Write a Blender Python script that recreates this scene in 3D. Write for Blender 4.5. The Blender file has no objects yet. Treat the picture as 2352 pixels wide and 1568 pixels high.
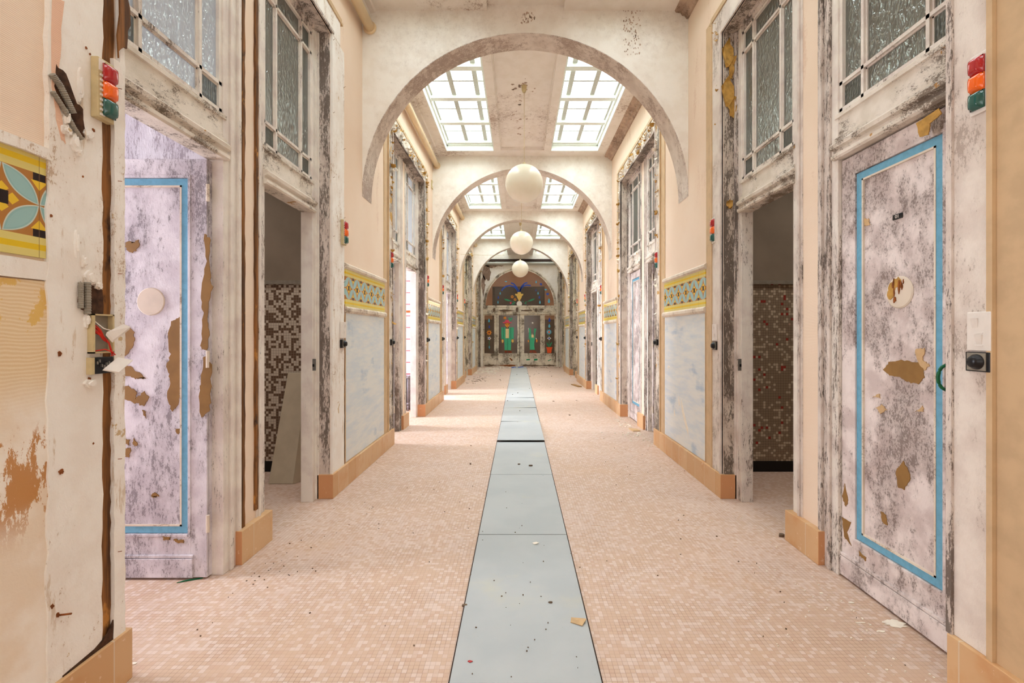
import bpy, bmesh, math, random
from mathutils import Vector, Matrix
C = bpy.context.scene.collection
SC = bpy.context.scene
F, CX, CY, H = 1045.0, 1191.0, 766.0, 1.30          # focal length and vanishing point in pixels, eye height

# ------------------------------------------------------------------ camera
cam = bpy.data.cameras.new('camera'); co = bpy.data.objects.new('camera', cam); C.objects.link(co)
co.location = (0, 0, H); co.rotation_euler = (math.pi/2, 0, 0)
cam.sensor_width = 36; cam.lens = 36*F/2352
cam.shift_x = -(CX-1176)/2352; cam.shift_y = (CY-784)/2352
cam.clip_start = .05; cam.clip_end = 200
SC.camera = co
# ------------------------------------------------------------------ world and colour
W = bpy.data.worlds.new('overcast'); SC.world = W; W.use_nodes = True
W.node_tree.nodes['Background'].inputs[0].default_value = (.93, .97, 1, 1)
W.node_tree.nodes['Background'].inputs[1].default_value = 2.2
SC.view_settings.view_transform = 'Standard'; SC.view_settings.look = 'None'
SC.view_settings.exposure = 0.99; SC.view_settings.gamma = 1; SC.view_settings.use_curve_mapping = False
SC.cycles.use_denoising = True
try: SC.cycles.denoiser = 'OPENIMAGEDENOISE'
except Exception: pass
SC.cycles.max_bounces = 8; SC.cycles.diffuse_bounces = 6; SC.cycles.use_adaptive_sampling = True; SC.cycles.adaptive_threshold = .02; SC.cycles.sample_clamp_indirect = 6

XL, XR = -1.49, 1.62                                   # corridor wall faces
S = 3.55
PIER = [(4.47+S*i-.87, 4.47+S*i+.87) for i in range(4)]  # piers A..D
PIER = [(-3.0, 1.70)] + PIER                            # pier 0 beside the camera
BAY = [(PIER[i][1], PIER[i+1][0]) for i in range(4)] + [(PIER[4][1], 17.80)]
ARCH = [4.34+S*i for i in range(4)]
YE = 17.80; ZC = 4.38

def area(name, loc, rot, sx, sy, power, col, spread=180):
    l = bpy.data.lights.new(name, 'AREA'); l.shape = 'RECTANGLE'; l.size = sx; l.size_y = sy
    l.energy = power; l.color = col; l.spread = math.radians(spread)
    o = bpy.data.objects.new(name, l); C.objects.link(o); o.location = loc; o.rotation_euler = rot
    return o
SKY = [(1.30, 4.10), (-2.3, .5)] + [(4.34+S*i+.40, 4.34+S*i+3.34) for i in range(4)]
for i, (a, b) in enumerate(SKY):
    if i < 5:
        p = [33, 18, 68, 70, 66][i]
    else: p = 26
    for x0, x1 in ((-1.22, -.41), (.54, 1.345)):
        area('daylight_over_skylight', ((x0+x1)/2, (a+b)/2, 5.15), (0, 0, 0), 1.1, b-a+.3, p, (.80, .935, 1.0))
for yc, e in ((2.12, 12), (5.70, 20), (6.78, 30), (9.22, 48), (10.32, 28)):
    area('daylight_at_cabin_window', (-4.18, yc, 1.75), (0, -math.pi/2, 0), 1.9, .62, e*4.2, (.88, .90, 1.0))
for x_, y_ in ((-3.75, 3.45), (3.85, 3.45), (3.85, 7.9), (3.85, 10.6), (3.85, 14.0)):
    area('dim_daylight_in_cabin', (x_*.72, y_, 3.6), (0, 0, 0), 1.0, .5, 5.0, (1, .93, .85), 100)  # unseen lamps added under the cabin ceilings to lift the dark interiors
area('daylight_from_entrance_behind', (.07, -2.85, 2.1), (math.pi/2, 0, 0), 2.7, 2.9, 20, (.86, .95, 1.0))  # unseen frontal fill added behind the camera; the back wall is closed
area('daylight_in_far_room', (0.2, 20.6, 2.6), (-math.pi/2, 0, 0), 1.6, 1.0, 42, (1, .90, .80))  # unseen lamp added in the closed far room to brighten the end glazing

# ------------------------------------------------------------------ material helpers
def c(r, g=None, b=None):
    if g is None: g = b = r
    f = lambda v: ((v/255)/12.92 if v/255 <= .04045 else ((v/255+.055)/1.055)**2.4)
    return (f(r), f(g), f(b), 1)
class NT:
    def __init__(s, name, rough=.8):
        s.m = bpy.data.materials.new(name); s.m.use_nodes = True; s.t = s.m.node_tree
        s.b = s.t.nodes['Principled BSDF']; s.b.inputs['Roughness'].default_value = rough
        s.b.inputs['Specular IOR Level'].default_value = .3
        s.pos = s.n('ShaderNodeNewGeometry').outputs['Position']
    def n(s, t): return s.t.nodes.new(t)
    def l(s, a, b):
        if isinstance(a, (int, float)): b.default_value = a
        elif isinstance(a, tuple): b.default_value = a
        else: s.t.links.new(a, b)
    def m_(s, op, a, b=0, cc=None, clamp=False):
        n = s.n('ShaderNodeMath'); n.operation = op; n.use_clamp = clamp
        s.l(a, n.inputs[0]); s.l(b, n.inputs[1])
        if cc is not None: s.l(cc, n.inputs[2])
        return n.outputs[0]
    def sc(s, v, x, y, z):
        n = s.n('ShaderNodeVectorMath'); n.operation = 'MULTIPLY'; s.l(v, n.inputs[0]); n.inputs[1].default_value = (x, y, z)
        return n.outputs[0]
    def off(s, v, x, y, z):
        n = s.n('ShaderNodeVectorMath'); n.operation = 'ADD'; s.l(v, n.inputs[0]); n.inputs[1].default_value = (x, y, z)
        return n.outputs[0]
    def noise(s, scale, det=4, rough=.55, v=None, dist=0):
        n = s.n('ShaderNodeTexNoise'); n.inputs['Scale'].default_value = scale; n.inputs['Detail'].default_value = det
        n.inputs['Roughness'].default_value = rough; n.inputs['Distortion'].default_value = dist
        s.l(v if v is not None else s.pos, n.inputs['Vector']); return n.outputs[0]
    def step(s, v, lo, hi):
        n = s.n('ShaderNodeMapRange'); n.interpolation_type = 'SMOOTHSTEP'
        s.l(v, n.inputs[0]); n.inputs[1].default_value = lo; n.inputs[2].default_value = hi
        return n.outputs[0]
    def mix(s, f, a, b):
        n = s.n('ShaderNodeMix'); n.data_type = 'RGBA'
        s.l(f, n.inputs[0]); s.l(a, n.inputs[6]); s.l(b, n.inputs[7]); return n.outputs[2]
    def xyz(s, v=None):
        n = s.n('ShaderNodeSeparateXYZ'); s.l(v if v is not None else s.pos, n.inputs[0]); return n.outputs
    def comb(s, x, y, z):
        n = s.n('ShaderNodeCombineXYZ'); s.l(x, n.inputs[0]); s.l(y, n.inputs[1]); s.l(z, n.inputs[2]); return n.outputs[0]
    def white(s, v):
        n = s.n('ShaderNodeTexWhiteNoise'); n.noise_dimensions = '3D'; s.l(v, n.inputs[0]); return n.outputs[0]
    def bump(s, h, strength=.3, dist=.002):
        n = s.n('ShaderNodeBump'); n.inputs['Strength'].default_value = strength; n.inputs['Distance'].default_value = dist
        s.l(h, n.inputs['Height']); s.l(n.outputs[0], s.b.inputs['Normal']); return n
    def col(s, v): s.l(v, s.b.inputs['Base Color']); return s.m
M = {}
def plain(name, col, rough=.6, metal=0, var=.12, scale=30):
    t = NT(name, rough); t.b.inputs['Metallic'].default_value = metal
    d = tuple(v*(1-var*1.6) for v in col[:3])+(1,)
    t.col(t.mix(t.step(t.noise(scale, 5), .35, .7), col, d)); M[name] = t.m; return t.m
def mold(name, base, alt, dirt, amount=.5, streak=1.0, big=2.2, extra=None, soft_k=.3, hard_k=.78, bw=1.4, streaks=None):
    """old paint with grime and mildew that has a shape of its own"""
    t = NT(name, .75)
    v = t.sc(t.pos, 1, 1, 1/streak)
    n1 = t.noise(big, 4, .6, v); n2 = t.noise(120, 4, .8, v); n3 = t.noise(20, 9, .78, v)
    s_ = t.m_('ADD', t.m_('MULTIPLY', t.m_('SUBTRACT', n2, .5), .95), t.m_('MULTIPLY_ADD', t.m_('SUBTRACT', n3, .5), 1.05, .5))
    s_ = t.m_('ADD', s_, t.m_('MULTIPLY', t.m_('SUBTRACT', n1, .5), bw))
    thr = .74-.30*amount
    mk = t.step(s_, thr, thr+.08)
    soft = t.step(t.m_('ADD', t.m_('MULTIPLY', t.m_('SUBTRACT', n1, .5), 1.6), n3), thr-.22, thr+.10)
    cc = t.mix(t.step(t.noise(7, 5), .4, .65), base, alt)
    mid = tuple((a*.5+b*.5) for a, b in zip(alt, dirt))
    if streaks:
        sk = t.step(t.noise(16, 6, .72, t.sc(t.off(t.pos, 0, 1.7, 0), 1, 1, .16)), .60, .66)
        cc = t.mix(t.m_('MULTIPLY', sk, .65), cc, streaks)
    cc = t.mix(t.m_('MULTIPLY', soft, soft_k), cc, mid)
    cc = t.mix(t.m_('MULTIPLY', mk, hard_k), cc, dirt)
    if extra:
        e = t.step(t.m_('ADD', t.noise(9, 6, .6, t.off(t.pos, 5, 3, 1)), t.m_('MULTIPLY', t.noise(2.1, 2), .35)), extra[1], extra[1]+.02)
        cc = t.mix(e, cc, extra[0])
    t.bump(t.m_('ADD', t.m_('MULTIPLY', s_, 1.0), t.m_('MULTIPLY', n2, .6)), .5, .004)
    t.col(cc); M[name] = t.m; return t.m

WHITE, LILAC, DIRT = c(226, 214, 202), c(208, 196, 190), c(104, 86, 72)
mold('frame_paint', c(236, 228, 218), c(222, 210, 202), c(84, 66, 50), .36, 5)
mold('frame_paint_dirty', c(228, 216, 207), c(208, 193, 183), c(66, 50, 38), .70, 5, 2.4)
mold('rail_paint', c(236, 226, 214), c(222, 211, 196), c(92, 72, 54), .50, .6, 3.0, extra=(c(186, 142, 88), .86))
mold('door_paint', c(236, 224, 220), c(208, 192, 188), c(92, 74, 64), .62, 1.6, 3.6, soft_k=.6, hard_k=.6, bw=.7)
mold('door_paint_lilac', c(230, 225, 230), c(208, 200, 207), c(96, 84, 88), .54, 2.4, 3.0, soft_k=.5, hard_k=.6, bw=.7)
mold('casing_mould', c(236, 226, 212), c(212, 198, 184), c(78, 62, 48), .56, 1.5, 3.0, extra=(c(200, 156, 84), .80))
mold('far_paint', c(228, 216, 194), c(206, 190, 164), c(70, 54, 38), .62, 1.2, 2.6)
mold('arch_plaster', c(241, 234, 224), c(235, 226, 214), c(176, 158, 144), .30, 1, .9, soft_k=.35, hard_k=.35, bw=.5)
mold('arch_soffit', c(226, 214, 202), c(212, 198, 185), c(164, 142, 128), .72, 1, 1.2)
mold('ceiling_paint', c(241, 233, 224), c(236, 227, 216), c(160, 132, 112), .14, 1, .7)
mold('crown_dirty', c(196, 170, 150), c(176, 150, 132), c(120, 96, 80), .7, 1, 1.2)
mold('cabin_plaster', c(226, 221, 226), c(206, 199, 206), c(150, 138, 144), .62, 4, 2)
mold('plaster_cream', c(248, 243, 236), c(243, 235, 226), c(186, 154, 122), .20, 2, 1.4, extra=(c(206, 178, 138), .88), streaks=c(204, 178, 146))
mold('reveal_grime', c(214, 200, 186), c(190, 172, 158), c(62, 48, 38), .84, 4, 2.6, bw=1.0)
mold('casing_soft', c(236, 226, 216), c(222, 209, 199), c(136, 114, 98), .26, 2, 2.6, soft_k=.35, hard_k=.5)
mold('end_paint', c(230, 219, 200), c(212, 198, 176), c(84, 66, 48), .48, 1.2, 3.5, soft_k=.4)
mold('trim_white', c(234, 222, 204), c(222, 206, 188), c(150, 128, 108), .35, .6)
plain('skylight_paint', c(236, 240, 232), .5, 0, .04)
plain('skylight_bar', c(196, 196, 186), .5, 0, .06)
plain('tan_paint', c(210, 180, 142), .6, 0, .08, 12)
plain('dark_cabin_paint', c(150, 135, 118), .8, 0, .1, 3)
plain('black_tile', c(16, 15, 16), .25)
plain('black_plastic', c(30, 29, 31), .3)
plain('grey_plastic', c(150, 142, 128), .4)
plain('white_plastic', c(232, 224, 216), .35, 0, .03)
plain('cream_plastic', c(206, 186, 142), .4, 0, .08)
plain('steel', c(150, 146, 140), .4, .8)
plain('iron_grey', c(120, 116, 120), .5, .2)
plain('conduit_grey', c(150, 142, 128), .5)
plain('cream_pipe', c(234, 208, 168), .35, 0, .05, 5)
plain('blue_border', c(112, 172, 200), .5, 0, .10, 40)
plain('bare_board', c(150, 112, 62), .7, 0, .12, 9)
plain('gold_flake', c(196, 150, 74), .7, 0, .2, 30)
plain('white_flake', c(240, 230, 214), .7, 0, .06, 30)
plain('rust', c(150, 84, 36), .8, 0, .3, 60)
plain('chase_dark', c(84, 56, 38), .9, 0, .4, 40)
plain('red_wire', c(206, 42, 24), .4)
plain('green_paint', c(26, 106, 66), .35)
plain('plug_cream', c(222, 208, 190), .6, 0, .08, 8)
plain('leaning_grey', c(196, 184, 160), .5, 0, .08, 6)
plain('cardboard', c(206, 172, 128), .8, 0, .1)
plain('debris_dark', c(112, 92, 74), .9)
plain('far_room', c(190, 152, 122), .8, 0, .15, 1)
plain('far_dark', c(48, 34, 24), .8, 0, .2, 2)
plain('joint_dark', c(58, 42, 34), .9)
for nm, col in (('s_green', (64, 176, 130)), ('s_pink', (226, 74, 96)), ('s_yellow', (232, 190, 96)), ('s_orange', (238, 150, 40)),
                ('s_blue', (40, 78, 176)), ('s_cyan', (92, 186, 214)), ('s_cream', (240, 218, 160)), ('s_leaf', (40, 140, 96)),
                ('s_brown', (136, 58, 26)), ('s_red', (236, 88, 34)), ('s_ink', (36, 26, 26)), ('s_white', (236, 230, 216))):
    plain(nm, c(*col), .35, 0, .06, 20)
def lens(name, col):
    t = NT(name, .12); t.b.inputs['Specular IOR Level'].default_value = .6; t.b.inputs['Coat Weight'].default_value = .5
    t.col(c(*col)); M[name] = t.m
lens('lens_red', (176, 20, 30)); lens('lens_orange', (246, 102, 8)); lens('lens_green', (8, 84, 76))
def lampmat():
    t = NT('globe_glass', .28); t.b.inputs['Subsurface Weight'].default_value = 0.0
    t.b.inputs['Coat Weight'].default_value = .35
    x = t.xyz(); seam = t.m_('LESS_THAN', t.m_('ABSOLUTE', t.m_('SUBTRACT', x[2], 3.19)), -1)
    t.col(t.mix(t.step(t.noise(5, 3), .4, .7), c(246, 239, 220), c(242, 233, 210))); M['globe_glass'] = t.m
lampmat()
def peach(name, a, b):
    t = NT(name, .85); x = t.xyz()
    rib = t.m_('SINE', t.m_('MULTIPLY', x[2], 2*math.pi/.006))
    cc = t.mix(t.step(t.noise(1.6, 4), .35, .7), a, b)
    st = t.step(t.m_('ADD', t.noise(3.5, 5, .6, t.sc(t.pos, 1, 1, .25)), t.m_('MULTIPLY', t.noise(60, 4, .7), .25)), .74, .84)
    cc = t.mix(t.m_('MULTIPLY', st, .35), cc, c(196, 150, 120))
    t.bump(rib, .25, .001); t.col(cc); M[name] = t.m
peach('peach_wallpaper', c(240, 219, 198), c(237, 213, 190))
peach('peach_deep', c(234, 194, 168), c(226, 182, 156))
def blue():
    t = NT('blue_brushed', .6)
    n = t.noise(5, 6, .65, t.sc(t.pos, 1, .6, 3)); f = t.noise(60, 4, .7, t.sc(t.pos, 1, .15, 1))
    cc = t.mix(t.step(n, .35, .68), c(226, 227, 224), c(208, 216, 222))
    b = t.step(t.m_('ADD', t.noise(2.6, 3), t.m_('MULTIPLY', t.m_('SUBTRACT', n, .5), .3)), .60, .74)
    cc = t.mix(t.m_('MULTIPLY', b, .6), cc, c(150, 176, 200))
    cc = t.mix(t.m_('MULTIPLY', t.step(f, .5, .7), .35), cc, c(228, 222, 212))
    t.bump(f, .2, .002); t.col(cc); M['blue_brushed'] = t.m
blue()
def floor_mosaic():
    t = NT('floor_mosaic', .55); k = 1/.0205; v = t.sc(t.pos, k, k, 0)
    x = t.xyz(v); fx = t.m_('FLOOR', x[0]); fy = t.m_('FLOOR', x[1])
    w = t.white(t.comb(fx, fy, 0)); pu, pv = t.m_('FRACT', x[0]), t.m_('FRACT', x[1])
    big = t.noise(.9, 3)
    cc = t.mix(t.step(t.m_('ADD', w, t.m_('MULTIPLY', t.m_('SUBTRACT', big, .5), 2.4)), .2, .8), c(203, 173, 150), c(209, 184, 168))
    cc = t.mix(t.step(w, .80, .82), cc, c(214, 191, 176))
    cc = t.mix(t.step(w, .14, .12), cc, c(200, 168, 146))
    g = t.m_('MAXIMUM', t.m_('LESS_THAN', pu, .07), t.m_('LESS_THAN', pv, .07))
    gm = t.m_('MULTIPLY', g, t.m_('MULTIPLY_ADD', t.step(t.noise(5, 4), .35, .65), .6, .25))
    cc = t.mix(gm, cc, c(140, 108, 88))
    st = t.step(t.noise(1.3, 6, .6), .55, .72)
    cc = t.mix(t.m_('MULTIPLY', st, .30), cc, c(204, 168, 132))
    sp = t.step(t.noise(34, 3, .6), .74, .78)
    cc = t.mix(t.m_('MULTIPLY', sp, .5), cc, c(150, 118, 92))
    t.bump(t.m_('MULTIPLY', g, -1), .25, .001); t.col(cc); M['floor_mosaic'] = t.m
floor_mosaic()
def wall_mosaic(name, cols, thr, size=.0238):
    t = NT(name, .35); k = 1/size; v = t.sc(t.off(t.pos, .003, 0, .004), k, 0, k); x = t.xyz(v)
    w = t.white(t.comb(t.m_('FLOOR', x[0]), 0, t.m_('FLOOR', x[2])))
    cc = t.mix(t.step(w, thr-.001, thr+.001), cols[0], cols[1])
    if len(cols) > 3: cc = t.mix(t.step(w, .974, .976), cc, cols[3])
    g = t.m_('MAXIMUM', t.m_('LESS_THAN', t.m_('FRACT', x[0]), .1), t.m_('LESS_THAN', t.m_('FRACT', x[2]), .1))
    t.col(t.mix(g, cc, cols[2])); t.bump(t.m_('MULTIPLY', g, -1), .3, .002); M[name] = t.m
wall_mosaic('mosaic_white_brown', (c(110, 86, 66), c(214, 202, 184), c(150, 132, 116)), .46)
wall_mosaic('mosaic_brown_red', (c(150, 132, 112), c(200, 184, 160), c(104, 86, 72), c(160, 60, 50)), .72)
wall_mosaic('mosaic_pink', (c(196, 182, 190), c(190, 174, 182), c(150, 92, 92)), .5, .20)
def skirting():
    t = NT('skirting_tile', .4); x = t.xyz(); u = t.m_('MULTIPLY', x[1], 1/.205)
    w = t.white(t.comb(t.m_('FLOOR', u), t.m_('ROUND', x[0]), 0))
    cc = t.mix(w, c(204, 160, 114), c(216, 180, 138))
    cc = t.mix(t.m_('MULTIPLY', t.step(t.noise(6, 4), .45, .7), .6), cc, c(202, 144, 92))
    sn = t.xyz(t.t.nodes['Geometry'].outputs['Normal'] if 'Geometry' in t.t.nodes else t.pos)
    cc = t.mix(t.step(t.m_('ABSOLUTE', sn[1]), .5, .9), cc, c(204, 148, 104))
    g = t.m_('MULTIPLY', t.m_('LESS_THAN', t.m_('FRACT', u), .03), t.m_('LESS_THAN', t.m_('ABSOLUTE', sn[1]), .5))
    cc = t.mix(t.m_('MULTIPLY', t.step(t.noise(26, 5, .7), .62, .68), .6), cc, c(232, 208, 180))
    t.col(t.mix(g, cc, c(214, 190, 160))); M['skirting_tile'] = t.m
skirting()
def wood():
    t = NT('bare_wood', .7); n = t.noise(22, 6, .7, t.sc(t.pos, 1, 1, .06)); m = t.noise(5, 5, .7, t.sc(t.pos, 1, 1, .5))
    cc = t.mix(t.step(n, .35, .65), c(72, 46, 26), c(152, 100, 50))
    cc = t.mix(t.step(m, .56, .68), cc, c(40, 26, 16)); cc = t.mix(t.step(m, .40, .34), cc, c(188, 130, 62))
    t.bump(n, .6, .004); t.col(cc); M['bare_wood'] = t.m
wood()
def stained():
    """stripped lower wall: ochre glue ridges over cream plaster"""
    t = NT('stained_plaster', .85); x = t.xyz()
    cc = t.mix(t.step(t.noise(4, 5), .4, .62), c(246, 238, 227), c(236, 219, 198))
    band = t.step(x[2], 1.02, 1.22)
    ridge = t.m_('SINE', t.m_('ADD', t.m_('MULTIPLY', x[2], 560), t.m_('MULTIPLY', t.noise(9, 2), 14)))
    och = t.mix(t.step(ridge, -.6, .9), c(228, 200, 158), c(236, 214, 180))
    cc = t.mix(band, cc, och)
    yel = t.m_('MULTIPLY', t.step(t.noise(6, 8, .7), .50, .53), t.step(x[2], 1.26, 1.32))
    cc = t.mix(yel, cc, c(226, 186, 108))
    dr = t.m_('MULTIPLY', t.step(t.noise(12, 9, .78, t.sc(t.pos, 1, 1, .4)), .51, .53), t.m_('MULTIPLY', t.step(x[2], .64, .80), t.step(x[2], 1.04, .98)))
    cc = t.mix(t.m_('MULTIPLY', dr, .9), cc, c(190, 126, 52))
    t.bump(t.noise(18, 6, .7), .5, .006); t.col(cc); M['stained_plaster'] = t.m
stained()
def frieze(z0=1.535, z1=1.855):
    t = NT('frieze_tile', .25); x = t.xyz(); P = .205; zc = (z0+z1)/2; hh = .098
    u = t.m_('SUBTRACT', t.m_('FRACT', t.m_('ADD', t.m_('MULTIPLY', t.m_('ADD', x[1], .03), 1/P), 0.5)), .5)
    v = t.m_('MULTIPLY', t.m_('SUBTRACT', x[2], zc), .5/hh)
    au, av = t.m_('ABSOLUTE', u), t.m_('ABSOLUTE', v)
    a = t.m_('MULTIPLY', t.m_('ADD', au, av), .7071); b = t.m_('ABSOLUTE', t.m_('MULTIPLY', t.m_('SUBTRACT', au, av), .7071))
    q = t.m_('MULTIPLY', t.m_('SUBTRACT', a, .3536), 1/.3536)
    lim = t.m_('MULTIPLY', t.m_('SUBTRACT', 1, t.m_('MULTIPLY', q, q)), .145)
    d = t.m_('SUBTRACT', lim, b)
    pet = t.step(d, 0, .01); inner = t.step(d, .022, .028); inner2 = t.step(d, .05, .056)
    du = t.m_('SUBTRACT', .5, au)
    def box_(p, q_, a0, b0): return t.m_('MULTIPLY', t.m_('LESS_THAN', p, a0), t.m_('LESS_THAN', q_, b0))
    dia1 = t.m_('LESS_THAN', t.m_('ADD', du, av), .225); blk1 = box_(du, av, .085, .10)
    dv = t.m_('SUBTRACT', .5, av)
    dia2 = t.m_('LESS_THAN', t.m_('ADD', au, t.m_('MULTIPLY', dv, .8)), .215); blk2 = box_(au, dv, .09, .12)
    brown1 = t.m_('MULTIPLY', t.m_('GREATER_THAN', t.m_('ABSOLUTE', t.m_('SUBTRACT', du, av)), .045), dia1)
    cc = t.mix(brown1, c(176, 120, 60), c(232, 192, 56))
    br2 = t.m_('MULTIPLY', dia2, t.m_('GREATER_THAN', dv, .12)); cc = t.mix(br2, cc, c(232, 192, 56))
    blk = t.m_('MAXIMUM', blk1, blk2); cc = t.mix(blk, cc, c(38, 26, 28))
    cc = t.mix(pet, cc, c(196, 208, 196)); cc = t.mix(inner, cc, c(146, 186, 184)); cc = t.mix(inner2, cc, c(154, 192, 190))
    zz = t.m_('ABSOLUTE', t.m_('SUBTRACT', x[2], zc))
    band = t.m_('GREATER_THAN', zz, hh); cc = t.mix(band, cc, c(222, 206, 124))
    yb = t.m_('MULTIPLY', t.m_('GREATER_THAN', zz, hh+.022), t.m_('LESS_THAN', zz, hh+.040))
    cc = t.mix(yb, cc, c(226, 190, 34))
    jn = t.m_('LESS_THAN', t.m_('ABSOLUTE', u), .006); cc = t.mix(t.m_('MULTIPLY', jn, .6), cc, c(120, 90, 60))
    t.bump(t.m_('ADD', pet, t.m_('MULTIPLY', inner, -.4)), .4, .002); t.col(cc); M['frieze_tile'] = t.m
frieze()
def strip_mat():
    t = NT('plate_paint', .45)
    cc = t.mix(t.step(t.noise(2.5, 5), .35, .65), c(178, 181, 180), c(171, 175, 175))
    y = t.step(t.noise(1.6, 5, .6, t.off(t.pos, 3, 1.2, 0)), .58, .72)
    cc = t.mix(t.m_('MULTIPLY', y, .3), cc, c(206, 196, 156))
    cc = t.mix(t.m_('MULTIPLY', t.step(t.noise(75, 3), .73, .76), .4), cc, c(140, 132, 120))
    t.col(cc); M['plate_paint'] = t.m
strip_mat()
def glass(name, dif, trans, gl=.22, dots=False, sharp=False):
    m = bpy.data.materials.new(name); m.use_nodes = True; t = m.node_tree; t.nodes.clear()
    out = t.nodes.new('ShaderNodeOutputMaterial'); d = t.nodes.new('ShaderNodeBsdfDiffuse'); tr = t.nodes.new('ShaderNodeBsdfTranslucent')
    g = t.nodes.new('ShaderNodeBsdfGlossy'); m1 = t.nodes.new('ShaderNodeMixShader'); m2 = t.nodes.new('ShaderNodeMixShader')
    d.inputs[0].default_value = dif; tr.inputs[0].default_value = trans; g.inputs['Roughness'].default_value = .12
    geo = t.nodes.new('ShaderNodeNewGeometry'); b = t.nodes.new('ShaderNodeBump')
    sc = t.nodes.new('ShaderNodeVectorMath'); sc.operation = 'MULTIPLY'; sc.inputs[1].default_value = (1, 1, .55)
    t.links.new(geo.outputs['Position'], sc.inputs[0])
    if dots:
        n = t.nodes.new('ShaderNodeTexVoronoi'); n.inputs['Scale'].default_value = 60; n.inputs['Randomness'].default_value = .25
    else:
        n = t.nodes.new('ShaderNodeTexNoise'); n.inputs['Scale'].default_value = 42; n.inputs['Detail'].default_value = 1.5; n.inputs['Distortion'].default_value = .7
    t.links.new(sc.outputs[0], n.inputs['Vector']); t.links.new(n.outputs[0], b.inputs['Height'])
    b.inputs['Strength'].default_value = .9; b.inputs['Distance'].default_value = .012
    for s_ in (g, d): t.links.new(b.outputs[0], s_.inputs['Normal'])
    m1.inputs[0].default_value = .6; m2.inputs[0].default_value = gl
    t.links.new(d.outputs[0], m1.inputs[1]); t.links.new(tr.outputs[0], m1.inputs[2])
    t.links.new(m1.outputs[0], m2.inputs[1]); t.links.new(g.outputs[0], m2.inputs[2]); t.links.new(m2.outputs[0], out.inputs[0])
    M[name] = m
glass('obscure_glass', c(78, 86, 72), c(236, 240, 240), .30); glass('obscure_glass_dotted', c(84, 88, 78), c(236, 240, 240), .16, True)
def clear_glass():
    m = bpy.data.materials.new('clear_glass'); m.use_nodes = True; t = m.node_tree; t.nodes.clear()
    out = t.nodes.new('ShaderNodeOutputMaterial'); a = t.nodes.new('ShaderNodeBsdfTransparent'); g = t.nodes.new('ShaderNodeBsdfGlossy')
    d = t.nodes.new('ShaderNodeBsdfDiffuse'); d.inputs[0].default_value = c(170, 140, 112)
    a.inputs[0].default_value = (.86, .82, .76, 1); g.inputs['Roughness'].default_value = .12
    x = t.nodes.new('ShaderNodeMixShader'); x.inputs[0].default_value = .05
    y = t.nodes.new('ShaderNodeMixShader'); y.inputs[0].default_value = .10
    t.links.new(a.outputs[0], x.inputs[1]); t.links.new(g.outputs[0], x.inputs[2])
    t.links.new(x.outputs[0], y.inputs[1]); t.links.new(d.outputs[0], y.inputs[2]); t.links.new(y.outputs[0], out.inputs[0]); M['clear_glass'] = m
clear_glass()

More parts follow.
